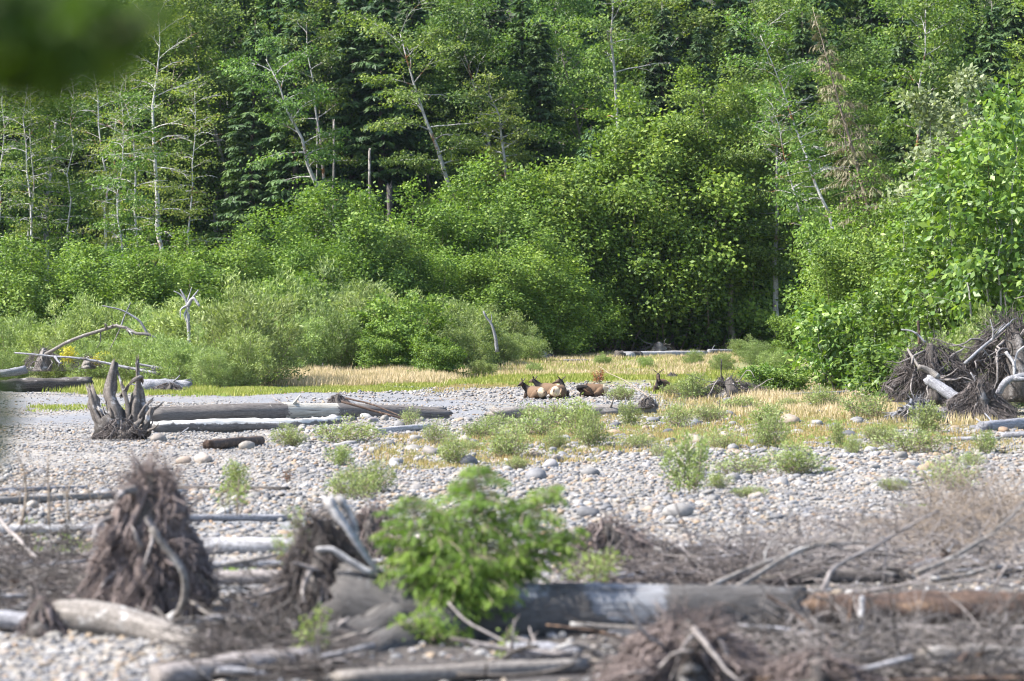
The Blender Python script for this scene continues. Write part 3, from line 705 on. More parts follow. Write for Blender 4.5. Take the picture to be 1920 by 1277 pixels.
# ------------------------------------------------------------------ small willows on the gravel bar
SMALL = [(543, 838, 74), (655, 832, 112), (640, 872, 56), (655, 900, 44), (905, 822, 78), (950, 858, 74), (1000, 822, 100), (1090, 826, 84), (1052, 800, 70), (970, 880, 46), (850, 872, 56),
         (1270, 800, 66), (1290, 928, 100), (1390, 890, 90), (1405, 932, 64), (1490, 890, 92), (1720, 850, 110), (1850, 850, 56), (1780, 918, 96), (1675, 920, 52), (1440, 840, 70),
         (1620, 786, 84), (1570, 836, 46), (820, 832, 56), (1165, 752, 48), (1110, 842, 60), (930, 800, 66), (1440, 800, 70), (1350, 840, 66), (1390, 770, 70), (1540, 770, 60), (1200, 840, 56),
         (1740, 815, 70), (1880, 770, 60), (1330, 790, 60), (700, 925, 60), (660, 940, 90), (440, 930, 60), (770, 800, 40), (1480, 765, 60), (1000, 785, 40), (1556, 884, 26), (1300, 750, 70), (1350, 748, 60), (1274, 747, 76), (1040, 842, 44), (880, 846, 40), (1180, 800, 50), (1240, 856, 36), (1650, 830, 60), (1600, 852, 34), (1820, 874, 40), (1345, 915, 50)]
SPL = places(SMALL)
for k, (px, py, wpx) in enumerate(SMALL):
    g = G(px, py); wm = wpx * g[1] / F
    o = root('willow_bush', g - [0, 0, .03], f'small grey-green willow bush on the stony bar, {SPL[k]} of them', 'shrub', 'small willows on the gravel bar', k * 1.7, (wm / 1.65 * (.8 + .5 * ((k * 37) % 11) / 11), wm / 1.65, wm / 1.65 * (.65 + .7 * ((k * 53) % 13) / 13)))
    wd, lf, _ = PROTO[f'small{k % 5}']; link('stems', wd, o); link('foliage', lf, o)

# ------------------------------------------------------------------ grass and herbs (stuff)
def poly_points(poly, n, rng):
    """random ground points inside a polygon given by photo corners"""
    pg = np.array([G(*p)[:2] for p in poly]); lo, hi = pg.min(0), pg.max(0); out = []
    while sum(len(o) for o in out) < n:
        p = rng.uniform(lo, hi, (n * 2, 2)); c = np.zeros(len(p), bool); j = len(pg) - 1
        for i in range(len(pg)):
            a, b2 = pg[i], pg[j]
            c ^= ((a[1] > p[:, 1]) != (b2[1] > p[:, 1])) & (p[:, 0] < (b2[0] - a[0]) * (p[:, 1] - a[1]) / (b2[1] - a[1] + 1e-12) + a[0]); j = i
        out.append(p[c])
    return np.concatenate(out)[:n]

def blades(mb, p, hgt, wid, rng, lean=0.25, tuft=0.0):
    n = len(p); z = gz(p[:, 0], p[:, 1])
    pos = np.stack([p[:, 0], p[:, 1], z - 0.02], 1)
    ld = rng.normal(0, lean, (n, 2)) + 0.06
    tan = np.stack([ld[:, 0], ld[:, 1], np.ones(n)], 1)
    nr = np.stack([rng.normal(0, .7, n), -np.ones(n), rng.uniform(0, .5, n)], 1)
    cl = 0.5 + 0.5 * np.sin(p[:, 0] * 0.9 + 1.7 * np.sin(p[:, 1] * .5)) * np.sin(p[:, 1] * .33 + p[:, 0] * .2)
    hgt = hgt * (.62 + .5 * cl)
    leaves(mb, pos, tan, nr, hgt, wid, np.clip(0.45 * cl + 0.55 * rng.uniform(0, 1, n), 0, 1), 0.15)

def clumpy(p, rng, k=0.35, per=6):
    return np.repeat(p, per, 0) + rng.normal(0, k, (len(p) * per, 2))

def grass_object(name, mkey, label, cat, specs, seed):
    rg = np.random.default_rng(seed); mb = MB()
    for poly, n, h, wd, per, k in specs:
        p = poly_points(poly, int(n * 1.5), rg)
        f = np.sin(p[:, 0] * 1.1 + 2.1 * np.sin(p[:, 1] * .37)) * np.sin(p[:, 1] * .8 + 1.3 * np.sin(p[:, 0] * .5))
        p = p[rg.uniform(-.55, .65, len(p)) < f]
        p = clumpy(p + rg.normal(0, .5 * (p[:, 1:] / 200), p.shape), rg, k, per)
        blades(mb, p, rg.uniform(.5, 1.1, len(p)) * h, wd * rg.uniform(.7, 1.3, len(p)), rg)
    link(name, mb.mesh(name, M[mkey], False), None, label, cat, kind='stuff')
grass_object('dry_grass', 'dry_grass', 'tall golden dry grass behind the gravel bar', 'grass', [
    ([(500, 726), (620, 728), (800, 722), (860, 712), (840, 698), (700, 700), (540, 700)], 3800, 0.95, 0.045, 9, .45),
    ([(850, 712), (1330, 706), (1400, 668), (1260, 662), (1000, 672), (870, 686)], 2600, 0.62, 0.05, 9, .5),
    ([(1250, 690), (1400, 680), (1400, 660), (1300, 660)], 300, 0.6, 0.06, 7, .4),
    ([(1240, 742), (1330, 790), (1690, 795), (1690, 735), (1500, 722), (1330, 728)], 1500, 0.6, 0.04, 7, .3),
    ([(1360, 760), (1680, 800), (1700, 770), (1500, 745)], 600, 0.75, 0.04, 8, .3),
    ([(0, 690), (60, 694), (60, 684), (0, 682)], 150, 0.8, 0.06, 6, .3),
    ([(1740, 800), (1860, 802), (1850, 780), (1740, 780)], 120, 0.7, 0.045, 8, .15)], 1)
grass_object('green_grass', 'green_grass', 'bright green grass strip at the edge of the gravel', 'grass', [
    ([(380, 742), (560, 738), (800, 730), (860, 720), (640, 726), (440, 730)], 2600, 0.38, 0.06, 7, .3),
    ([(830, 724), (1060, 719), (1330, 714), (1330, 706), (1000, 708), (850, 712)], 2400, 0.5, 0.07, 6, .35),
    ([(860, 712), (1330, 706), (1400, 668), (1000, 672)], 1500, 0.5, 0.08, 7, .4),
    ([(1230, 742), (1330, 735), (1450, 712), (1420, 690), (1330, 700), (1240, 720)], 1600, 0.5, 0.06, 6, .25),
    ([(270, 742), (380, 744), (400, 728), (300, 730)], 500, 0.45, 0.05, 6, .2),
    ([(100, 736), (260, 738), (260, 722), (110, 722)], 700, 0.7, 0.05, 7, .25),
    ([(330, 805), (380, 806), (380, 800), (330, 800)], 20, .25, .04, 8, .15),
    ([(60, 772), (240, 770), (240, 764), (60, 764)], 130, .3, .05, 8, .2)], 2)
grass_object('low_herbs', 'herb', 'sparse yellow and reddish herbs between the cobbles', 'herbs', [
    ([(680, 880), (900, 880), (1680, 840), (1690, 790), (1250, 770), (860, 812), (740, 822)], 3400, 0.26, 0.032, 9, .22),
    ([(880, 850), (1300, 850), (1300, 790), (900, 800)], 700, 0.3, 0.035, 9, .2),
    ([(1300, 840), (1900, 850), (1900, 790), (1300, 780)], 900, 0.3, 0.035, 9, .2),
    ([(700, 880), (780, 880), (780, 840), (700, 840)], 60, 0.4, 0.03, 14, .1),
    ([(800, 740), (960, 728), (1000, 720), (830, 724)], 260, 0.3, 0.05, 9, .25),
    ([(1240, 770), (1690, 800), (1690, 750), (1250, 745)], 1200, 0.5, 0.04, 8, .2)], 3)
grass_object('green_herbs', 'bright_herb', 'small bright green herbs scattered between stones and logs', 'herbs', [
    ([(870, 850), (1340, 850), (1340, 780), (880, 800)], 420, 0.26, 0.05, 8, .12),
    ([(1340, 840), (1690, 840), (1690, 790), (1340, 780)], 380, 0.28, 0.05, 8, .12),
    ([(60, 1040), (170, 1040), (150, 985), (30, 985)], 40, 0.22, 0.03, 10, .08),
    ([(380, 1075), (520, 1072), (520, 1062), (380, 1062)], 30, 0.16, 0.03, 10, .08),
    ([(1700, 955), (1740, 955), (1740, 945), (1700, 945)], 6, 0.14, 0.03, 20, .06),
    ([(250, 745), (420, 745), (420, 730), (250, 730)], 120, .3, .05, 8, .15)], 4)
# ------------------------------------------------------------------ cobbles
def rock_mesh(seed, sub=2):
    import bmesh
    bm = bmesh.new(); bmesh.ops.create_icosphere(bm, subdivisions=sub, radius=0.5)
    rg = np.random.default_rng(seed); off = Vector(rg.uniform(-50, 50, 3)); a = rg.uniform(.62, .95); c = rg.uniform(.42, .68)
    for v in bm.verts:
        k = 1 + 0.30 * mnoise.noise(v.co * 2.0 + off) + 0.12 * mnoise.noise(v.co * 5 + off)
        v.co = Vector((v.co.x * k, v.co.y * k * a, v.co.z * k * c))
    for f in bm.faces: f.smooth = True
    me = bpy.data.meshes.new('cobble'); bm.to_mesh(me); bm.free(); me.materials.append(M['stone'])
    return me
ROCKS = [rock_mesh(500 + k) for k in range(8)]
rock_col = bpy.data.collections.new('cobble_shapes')
for k, me in enumerate(ROCKS):
    o = bpy.data.objects.new(f'cobble_shape', me); rock_col.objects.link(o)

def stones():
    rg = np.random.default_rng(77); X, Y, S = [], [], []
    for d0, d1, dens, s0, s1 in ((36, 58, 26, .10, .30), (58, 78, 21, .10, .30), (78, 100, 16, .11, .34), (100, 128, 12, .12, .38), (128, 160, 7, .11, .30), (160, 216, 3.4, .14, .34)):
        n = int(0.22 * (d1 ** 2 - d0 ** 2) * dens)
        y = np.sqrt(rg.uniform(d0 ** 2, d1 ** 2, n)); x = rg.uniform(-.22, .22, n) * y
        s = s0 + (s1 - s0) * rg.beta(1.1, 4.5, n)
        X.append(x); Y.append(y); S.append(s)
    x, y, s = map(np.concatenate, (X, Y, S))
    px = x / y * F + 960
    # fine gravel on the left half, coarse cobbles on the right
    s = s * np.where((px < 520) & (y > 96), 0.62, 1.0)
    # sorted bands: coarser and finer stretches along the bar
    band = np.sin(y * .42 + 1.6 * np.sin(x * .16) + .5 * np.sin(x * .7)) * .6 + np.sin(y * .17 + x * .11 + 2) * .4
    s = s * (1 + .32 * band)
    keep = rg.uniform(0, 1, len(x)) > np.maximum(np.maximum(0.75 * sandmask(x, y), 0.6 * turfmask(x, y)), .8 * littermask(x, y))
    keep &= forestmask(x, y) < .3
    x, y, s = x[keep], y[keep], s[keep]
    # big lone stones
    nb = 420; yb = np.sqrt(rg.uniform(40 ** 2, 150 ** 2, nb)); xb = rg.uniform(-.2, .2, nb) * yb; sb = rg.uniform(.3, .62, nb) * np.clip(yb / 95, .6, 1.15)
    pb = xb / yb * F + 960; kb = ~((pb < 560) & (yb > 85)) & (sandmask(xb, yb) < .4)
    xb, yb, sb = xb[kb], yb[kb], sb[kb]
    x = np.concatenate([x, xb]); y = np.concatenate([y, yb]); s = np.concatenate([s, sb])
    z = gz(x, y) + s * rg.uniform(0.0, 0.16, len(x))
    rot = np.stack([rg.normal(0, .22, len(x)), rg.normal(0, .22, len(x)), rg.uniform(0, 6.28, len(x))], 1)
    sc = s[:, None] * np.stack([rg.uniform(.8, 1.35, len(x)), rg.uniform(.8, 1.2, len(x)), rg.uniform(.75, 1.2, len(x))], 1)
    idx = rg.integers(0, len(ROCKS), len(x))
    show = s / y * (np.abs(x / y) < .18) * (y > 41)
    top = np.argsort(-show)[:300]; m = np.zeros(len(x), bool); m[top] = True
    for i in top:
        near = 'in the cobble patch along the bottom left' if y[i] < 62 else ('on the open stony bar right of the spruce sapling' if x[i] > 0 else 'on the open stony bar left of the spruce sapling')
        o = link('cobble', ROCKS[idx[i]], None, 'smooth rounded river cobble ' + near, 'stone', 'larger cobbles ' + near)
        o.location = (x[i], y[i], z[i]); o.rotation_euler = rot[i]; o.scale = sc[i]
    r = ~m
    me = bpy.data.meshes.new('cobbles'); me.vertices.add(int(r.sum()))
    me.vertices.foreach_set('co', np.stack([x, y, z], 1)[r].astype(np.float32).ravel())
    for nm, ty, val in (('rt', 'FLOAT_VECTOR', rot[r]), ('sc', 'FLOAT_VECTOR', sc[r]), ('ix', 'INT', idx[r])):
        at = me.attributes.new(nm, ty, 'POINT')
        if ty == 'INT': at.data.foreach_set('value', val.astype(np.int32))
        else: at.data.foreach_set('vector', val.astype(np.float32).ravel())
    o = link('cobble_field', me, None, 'field of smaller grey and tan cobbles covering the bar', 'stones', kind='stuff')
    ng = bpy.data.node_groups.new('scatter_cobbles', 'GeometryNodeTree')
    ng.interface.new_socket('Geometry', in_out='INPUT', socket_type='NodeSocketGeometry')
    ng.interface.new_socket('Geometry', in_out='OUTPUT', socket_type='NodeSocketGeometry')
    gi = ng.nodes.new('NodeGroupInput'); go = ng.nodes.new('NodeGroupOutput')
    ip = ng.nodes.new('GeometryNodeInstanceOnPoints'); ci = ng.nodes.new('GeometryNodeCollectionInfo')
    ci.inputs['Collection'].default_value = rock_col; ci.inputs['Separate Children'].default_value = True; ci.inputs['Reset Children'].default_value = True
    ip.inputs['Pick Instance'].default_value = True
    def na(nm, ty):
        a = ng.nodes.new('GeometryNodeInputNamedAttribute'); a.data_type = ty; a.inputs['Name'].default_value = nm
        return a.outputs['Attribute']
    e2r = ng.nodes.new('FunctionNodeEulerToRotation')
    ng.links.new(gi.outputs[0], ip.inputs['Points']); ng.links.new(ci.outputs[0], ip.inputs['Instance'])
    ng.links.new(na('rt', 'FLOAT_VECTOR'), e2r.inputs[0]); ng.links.new(e2r.outputs[0], ip.inputs['Rotation'])
    ng.links.new(na('sc', 'FLOAT_VECTOR'), ip.inputs['Scale']); ng.links.new(na('ix', 'INT'), ip.inputs['Instance Index'])
    ng.links.new(ip.outputs[0], go.inputs[0])
    md = o.modifiers.new('scatter', 'NODES'); md.node_group = ng
stones()
# boulders one can point to
for px, py, wpx, k, lab in ((1272, 968, 60, 0, 'large tan boulder on the open bar right of the spruce sapling'), (880, 872, 42, 1, 'upright grey boulder behind the spruce sapling top'),
                            (380, 866, 46, 2, 'smooth grey boulder below the rusty short log'), (345, 868, 30, 3, 'ochre boulder left of the smooth grey one below the rusty log'),
                            (462, 842, 34, 4, 'pale flat boulder lying against the rusty short log'), (1005, 898, 50, 5, 'pale wide boulder in the cobbles right of the sapling top'),
                            (1102, 968, 46, 6, 'yellowish round boulder just right of the spruce sapling'), (1690, 910, 44, 7, 'brown boulder between the two willows on the right bar'),
                            (298, 828, 36, 1, 'grey boulder at the foot of the upturned stump'), (1480, 795, 50, 2, 'pale slab of rock in the dry grass on the right')):
    g = G(px, py); w_ = wpx * g[1] / F
    o = link('boulder', ROCKS[k], None, lab, 'stone', 'boulders'); o.location = (g[0], g[1], g[2] + w_ * .12)
    o.scale = (w_ * 1.05, w_ * .9, w_ * 1.0); o.rotation_euler = (0.1, 0.05, k)

# ------------------------------------------------------------------ driftwood helpers
def PX(*pp):
    """points given as (photo px, photo py, depth)"""
    return np.array([P(*p) for p in pp])

def smooth_path(pts, n=10):
    pts = np.asarray(pts, float)
    if len(pts) == 2: return np.linspace(pts[0], pts[1], n)
    t = np.concatenate([[0], np.cumsum(np.linalg.norm(np.diff(pts, axis=0), axis=1))]); t /= t[-1]
    u = np.linspace(0, 1, n); out = np.zeros((n, 3))
    m = np.gradient(pts, t, axis=0)
    for i, x in enumerate(u):
        k = min(np.searchsorted(t, x, 'right') - 1, len(t) - 2); h = t[k + 1] - t[k]; s = (x - t[k]) / h
        out[i] = ((2 * s ** 3 - 3 * s ** 2 + 1) * pts[k] + (s ** 3 - 2 * s ** 2 + s) * h * m[k] + (-2 * s ** 3 + 3 * s ** 2) * pts[k + 1] + (s ** 3 - s ** 2) * h * m[k + 1])
    return out

def log(name, label, pts, r0, r1, mkey, seed, cat='log', group=None, n=18, sides=14, rough=0.06, jag=0.25, a=None, flat=1.0, stubs=0, parent=None):
    rg = np.random.default_rng(seed); mb = MB(); p = smooth_path(pts, n)
    r = np.linspace(r0, r1, n) * (1 + 0.05 * np.cumsum(rg.normal(0, .25, n)))
    mb.tube(p, np.stack([r, r * flat], 1), sides, rough, rg, a=a, jag=jag)
    me = mb.mesh(name, M[mkey])
    if parent is not None: return link(name, me, parent)
    if not stubs: return link(name, me, None, label, cat, group)
    o = link(name, None, None, label, cat, group); link('trunk', me, o)
    for k in range(stubs):
        t = rg.uniform(.1, .9); i = int(t * (n - 1)); d = rg.normal(0, 1, 3); d[2] = abs(d[2]) + .2; d = unit(d); m2 = MB()
        ln = rg.uniform(.5, 1.6) * (r0 + .25)
        m2.tube(walk(p[i], d, ln + r0, 4, rg, (0, 0, 0), .1), np.linspace(r0 * .22, r0 * .08, 5), 6, .05, rg, jag=.05)
        link('branch_stub', m2.mesh('branch_stub', M[mkey]), o)
    return o

def ground_log(name, label, a, b, r0, r1, mkey, seed, **k):
    ga, gb = G(*a), G(*b); ga[2] += r0 * .72; gb[2] += r1 * .72
    return log(name, label, [ga, (ga + gb) / 2 + [0, 0, .02], gb], r0, r1, mkey, seed, **k)

def limb(name, label, pts, r0, r1, mkey, seed, cat='branch', group=None, n=12, sides=7, twigs=0, parent=None, tw_len=.5):
    """bare branch: main stem, side twigs as parts"""
    rg = np.random.default_rng(seed); mb = MB(); p = smooth_path(pts, n); L = np.linalg.norm(np.diff(p, axis=0), axis=1).sum()
    p = p + np.cumsum(rg.normal(0, .008 * L / n ** .5, p.shape), 0)
    mb.tube(p, np.linspace(r0, r1, n), sides, .06, rg)
    me = mb.mesh(name, M[mkey])
    o = link(name, me, parent) if parent is not None else link(name, me, None, label, cat, group)
    for k in range(twigs):
        i = int(rg.uniform(.25, .97) * (n - 1)); d = unit(unit(p[min(i + 1, n - 1)] - p[i - 1]) * .8 + rg.normal(0, .6, 3)); m2 = MB()
        q = walk(p[i], d, L * tw_len * rg.uniform(.3, 1), 5, rg, (0, 0, .05), .15)
        m2.tube(q, np.linspace(r1 * 1.1, max(r1 * .3, .004), 6), 5)
        for _ in range(3):
            j = rg.integers(1, 5); m2.tube(walk(q[j], rg.normal(0, 1, 3) + unit(q[j] - q[j - 1]), L * tw_len * .3, 3, rg, (0, 0, 0), .15), np.linspace(r1 * .6, .003, 4), 4)
        t = link('twig', m2.mesh('twig', M[mkey]), o)
    return o

def fibres(c, rx, ry, h, n, seed, rad=0.011, top=0.75, fly=0.12, prof=0.65, lean=(0, 0), wild=0.06, core=True, seg=6):
    """hanging root hairs over a lumpy core: returns (core MB, fibre MB)"""
    rg = np.random.default_rng(seed); c = np.array(c, float); K, Fb = MB(), MB()
    def surf(az, t, k=1.0):
        tc = min(max(t, 0), 1); dome = (1 - tc ** 1.7) ** (prof * 1.15) * (1 - .22 * tc)
        v = Vector((math.cos(az) * 1.3, math.sin(az) * 1.3, t * 2.2 + seed * .37))
        rr = dome * k * (1 + 0.62 * mnoise.noise(v) + .3 * mnoise.noise(v * 2.7))
        return c + np.array([math.cos(az) * rx * rr + lean[0] * t * h, math.sin(az) * ry * rr + lean[1] * t * h, t * h])
    if core:
        ts = np.linspace(-.05, .97, 12)
        pts = np.array([c + [lean[0] * t * h, lean[1] * t * h, t * h] for t in ts])
        kr = (1 - np.clip(ts, 0, .99) ** 1.7) ** (prof * 1.15) * (1 - .22 * np.clip(ts, 0, 1)) * .72
        K.tube(pts, np.stack([rx * kr, ry * kr], 1), 16, .16, rg)
    for i in range(n):
        az = rg.uniform(0, 6.283); t0 = rg.beta(2.2, 1.6) * .98; ln = rg.uniform(.25, top); p = []
        daz = rg.normal(0, .35); k = rg.uniform(.82, 1.16); wa = abs(rg.normal(0, .10)); wf = rg.uniform(3, 9); wp = rg.uniform(0, 6)
        for s in np.linspace(0, 1, seg):
            t = max(t0 - ln * s, -.02); p.append(surf(az + daz * s + wa * math.sin(wf * s + wp), t, k + .14 * s * s) + rg.normal(0, wild * .4 * (rx + h) * .3, 3))
        p = np.array(p); p[:, 2] = np.maximum(p[:, 2], c[2] - .02)
        r = rad * rg.lognormal(0, .62); Fb.tube(p, np.linspace(r, r * .4, seg), 4 if r > .02 else 3, cap=False)
    for i in range(int(n * fly)):
        az = rg.uniform(0, 6.283); b = surf(az, rg.uniform(.35, .98)); d = unit(b - c - [lean[0] * h * .5, lean[1] * h * .5, h * .35]) + rg.normal(0, .45, 3)
        q = walk(b, d, rg.uniform(.12, .4) * (rx + h) * .6, 5, rg, (0, 0, -.5), .2); r = rad * rg.lognormal(0, .4)
        Fb.tube(q, np.linspace(r, r * .3, 6), 3, cap=False)
    return K, Fb

def rootwad(label, c, rx, ry, h, n, seed, core_m='dark_wood', fib_m='fibre', group=None, roots=0, **k):
    K, Fb = fibres(c, rx, ry, h, n, seed, **k)
    o = link('rootwad', None, None, label, 'driftwood', group)
    if K.n: link('root_core', K.mesh('root_core', M[core_m]), o)
    f = link('root_hairs', Fb.mesh('root_hairs', M[fib_m]), o); f['kind'] = 'stuff'
    rg = np.random.default_rng(seed + 9)
    for j in range(roots):
        az = rg.uniform(0, 6.28); b = np.array(c) + [math.cos(az) * rx * .5, math.sin(az) * ry * .5, h * rg.uniform(.3, .8)]
        b = np.array(c) + [math.cos(az) * rx * .35, -abs(math.sin(az)) * ry * .45, h * rg.uniform(.25, .85)]
        q = walk(b, [math.cos(az), -abs(math.sin(az)), rg.uniform(-.6, .7)], rg.uniform(.7, 1.5) * rx, 7, rg, (0, 0, -.7), .28); m2 = MB()
        q[:, 2] = np.maximum(q[:, 2], c[2] + .02)
        m2.tube(q, np.linspace(.055 * h ** .5 * rg.uniform(.5, 1.2), .014, 8), 7, .1, rg); link('root', m2.mesh('root', M['stick']), o)
    return o

def brush(name, label, poly, n, seed, mkey='stick', ln=(.6, 2.0), r=(.006, .02), lift=.35, cat='brush', up=.25, dirx=1.0):
    rg = np.random.default_rng(seed); mb = MB(); pts = poly_points(poly, n, rg)
    for p in pts:
        z = float(gz(*p)) + rg.uniform(0, lift) ** 1.3
        d = np.array([rg.normal(0, dirx) , rg.normal(0, .7), rg.normal(up, .25)]); L = rg.uniform(*ln); rr = rg.uniform(*r)
        q = walk([p[0], p[1], z], d, L, 6, rg, (0, 0, -.5), .13); q[:, 2] = np.maximum(q[:, 2], gz(q[:, 0], q[:, 1]) + .01)
        mb.tube(q, np.linspace(rr, rr * .4, 7), 4, cap=False)
        for _ in range(rg.integers(1, 5)):
            j = rg.integers(1, 6); q2 = walk(q[j], unit(q[j] - q[j - 1]) + rg.normal(0, .6, 3), L * .35, 4, rg, (0, 0, -.1), .15)
            mb.tube(q2, np.linspace(rr * .5, rr * .2, 5), 3, cap=False)
    return link(name, mb.mesh(name, M[mkey]), None, label, cat, kind='stuff')

# ------------------------------------------------------------------ elk
def elk_mat():
    m, nt, b = mat('elk_coat')
    a = nt.nodes.new('ShaderNodeVertexColor'); a.layer_name = 'coat'
    tc = nt.nodes.new('ShaderNodeTexCoord'); n = nz(nt, 22, 4, .7, tc.outputs['Object'])
    r = ramp(nt, [(.3, (.72, .72, .72)), (.7, (1.2, 1.2, 1.2))]); nt.links.new(n.outputs['Fac'], r.inputs[0])
    nt.links.new(mixc(nt, 1.0, a.outputs['Color'], r.outputs[0], 'MULTIPLY'), b.inputs['Base Color'])
    b.inputs['Roughness'].default_value = .8; b.inputs['Specular IOR Level'].default_value = .2
    bp = nt.nodes.new('ShaderNodeBump'); bp.inputs['Strength'].default_value = .3; bp.inputs['Distance'].default_value = .02
    nt.links.new(n.outputs['Fac'], bp.inputs['Height']); nt.links.new(bp.outputs[0], b.inputs['Normal'])
    return m
M['elk'] = elk_mat()
DARK, BROWN, TAN, PALE, LEG, FACE = (.011, .009, .0085), (.10, .060, .036), (.175, .112, .066), (.46, .37, .26), (.045, .03, .022), (.06, .04, .028)
def elk(label, px, py, yaw, neck, head, ears, sc=1.0, dd=0.0, nr=1.0):
    g = G(px, py); g[1] += dd; g[2] = float(gz(g[0], g[1])) - .02
    mb = MB(); cols = []
    def tube(p, r, c, n=None, sides=14):
        p = np.asarray(p, float); r = np.asarray(r, float)
        if n:
            t0 = np.linspace(0, 1, len(p)); t1 = np.linspace(0, 1, n); pp = smooth_path(p, n) if len(p) > 2 else np.linspace(p[0], p[1], n)
            r = np.stack([np.interp(t1, t0, r[:, k]) for k in range(2)], 1) if r.ndim == 2 else np.interp(t1, t0, r); p = pp
        k0 = mb.n; mb.tube(p, r, sides); cols.append((k0, mb.n, c))
    # trunk of the body: rump to brisket, radii (side, up)
    tube([(-.92, 0, .40), (-.80, 0, .44), (-.55, 0, .46), (-.1, 0, .42), (.3, 0, .44), (.6, 0, .47), (.82, 0, .46), (.92, 0, .42)],
         [(.10, .14), (.29, .33), (.38, .40), (.44, .42), (.41, .43), (.34, .43), (.22, .30), (.08, .12)], 'body', 22, 20)
    tube(neck, nr * np.stack([np.linspace(.23, .11, len(neck)), np.linspace(.30, .135, len(neck))], 1), 'neck', 12)
    h0, h1 = np.array(head[0], float), np.array(head[1], float); h1 = h0 + (h1 - h0) * 1.22; hd = h1 - h0
    tube([h0 - hd * .12, h0 + hd * .05, h0 + hd * .25, h0 + hd * .55, h0 + hd * .85, h1, h1 + hd * .04],
         [(.06, .08), (.115, .125), (.12, .145), (.085, .10), (.068, .075), (.06, .06), (.03, .03)], 'head', 16)
    for e0, e1 in ears:
        e0, e1 = np.array(e0, float), np.array(e1, float); e1 = e0 + (e1 - e0) * 1.25
        tube([e0, e0 + (e1 - e0) * .25, e0 + (e1 - e0) * .55, e0 + (e1 - e0) * .85, e1], [(.035, .032), (.065, .03), (.075, .028), (.05, .025), (.015, .016)], 'ear', 9, 10)
    for s in (-1, 1):
        tube([(-.60, s * .24, .46), (-.45, s * .34, .36), (-.20, s * .42, .20), (-.08, s * .44, .13)], [(.19, .25), (.19, .24), (.13, .15), (.08, .09)], 'thigh', 12)
        tube([(-.08, s * .44, .12), (-.42, s * .47, .10), (-.62, s * .47, .07)], [.075, .055, .05], 'leg', 9, 10)
        tube([(-.62, s * .47, .07), (-.30, s * .52, .05), (-.12, s * .52, .045)], [.05, .042, .045], 'leg', 9, 10)
        tube([(.62, s * .2, .40), (.72, s * .27, .22), (.84, s * .27, .11)], [(.14, .2), (.10, .12), (.07, .07)], 'shoulder', 9)
        tube([(.86, s * .27, .10), (.62, s * .30, .06), (.44, s * .30, .05)], [.062, .045, .045], 'leg', 8, 10)
    tube([(-.88, 0, .62), (-.97, 0, .56), (-.99, 0, .47)], [.04, .04, .02], 'tail', 6, 8)
    src = mb.mesh('elk_source', M['elk']); so = bpy.data.objects.new('elk_source', src); COL.objects.link(so)
    md = so.modifiers.new('r', 'REMESH'); md.mode = 'VOXEL'; md.voxel_size = .03
    sm = so.modifiers.new('s', 'SMOOTH'); sm.factor = .5; sm.iterations = 3
    dg = bpy.context.evaluated_depsgraph_get(); ev = so.evaluated_get(dg); me = bpy.data.meshes.new_from_object(ev)
    kd = KDTree(mb.n); allv = np.concatenate(mb.v)
    for i, v in enumerate(allv): kd.insert(v, i)
    kd.balance(); own = np.empty(mb.n, object)
    for a0, a1, c in cols: own[a0:a1] = c
    col = np.zeros((len(me.vertices), 4), np.float32); col[:, 3] = 1
    for v in me.vertices:
        acc = np.zeros(3); wt = 0
        for co, i, dist in kd.find_n(v.co, 4):
            o_ = own[i]; x, y, z = v.co
            if o_ in ('body', 'thigh'):
                c = np.array(BROWN) * .6 + np.array(TAN) * .4
                ring = math.hypot(y / .30, (z - .47) / .30)
                if x < -.62 and ring < 1.15: c = np.array(PALE)
                elif x < -.5 and ring < 1.4: c = np.array(TAN)
                if z < .16: c = np.array(LEG) * 1.6
                if x > .45: f = min(1, (x - .45) / .25); c = c * (1 - f) + np.array(DARK) * 1.6 * f
            elif o_ == 'neck': c = np.array(DARK)
            elif o_ == 'head':
                t = np.dot(np.array(v.co) - h0, hd) / np.dot(hd, hd); c = np.array(FACE) * (1.5 if .2 < t < .6 else .8) if t > .1 else np.array(DARK)
                if t > .88: c = np.array(DARK) * .8
            elif o_ == 'ear': c = np.array((.06, .043, .036))
            elif o_ == 'tail': c = np.array(TAN)
            elif o_ == 'shoulder': c = np.array(LEG) * 1.2
            else: c = np.array(LEG)
            k = 1 / (dist + .01); acc += c * k; wt += k
        col[v.index, :3] = acc / wt
    ca = me.color_attributes.new('coat', 'FLOAT_COLOR', 'POINT'); ca.data.foreach_set('color', col.ravel())
    me.materials.clear(); me.materials.append(M['elk'])
    me.polygons.foreach_set('use_smooth', np.ones(len(me.polygons), bool))
    bpy.data.objects.remove(so); bpy.data.meshes.remove(src)
    o = link('elk', me, None, label, 'elk', 'elk resting on the gravel bar'); o.location = tuple(g)
    o.rotation_euler = (0, 0, math.radians(yaw)); o.scale = (sc, sc, sc)
    return o
NK = [(.55, 0, .52), (.78, 0, .70), (.90, .06, .90), (.93, .12, 1.10)]
elk('leftmost elk lying rump first with its head turned left in profile', 1004, 749, 126, [(.5, .02, .52), (.74, .10, .68), (.88, .24, .86), (.93, .34, 1.02)],
    [(.93, .36, 1.04), (.70, .80, .90)], [((.97, .30, 1.14), (1.10, .30, 1.33)), ((.86, .36, 1.14), (.82, .22, 1.34))])
elk('second elk from the left, half hidden, its dark neck stretched towards the first', 1031, 745, 148, [(.5, .02, .52), (.72, .06, .66), (.95, .12, .88), (1.05, .16, 1.0)],
    [(1.07, .16, 1.02), (1.45, .10, .92)], [((1.02, .24, 1.10), (.98, .42, 1.28)), ((1.02, .08, 1.12), (.96, -.06, 1.30))], 1.0, 1.6)
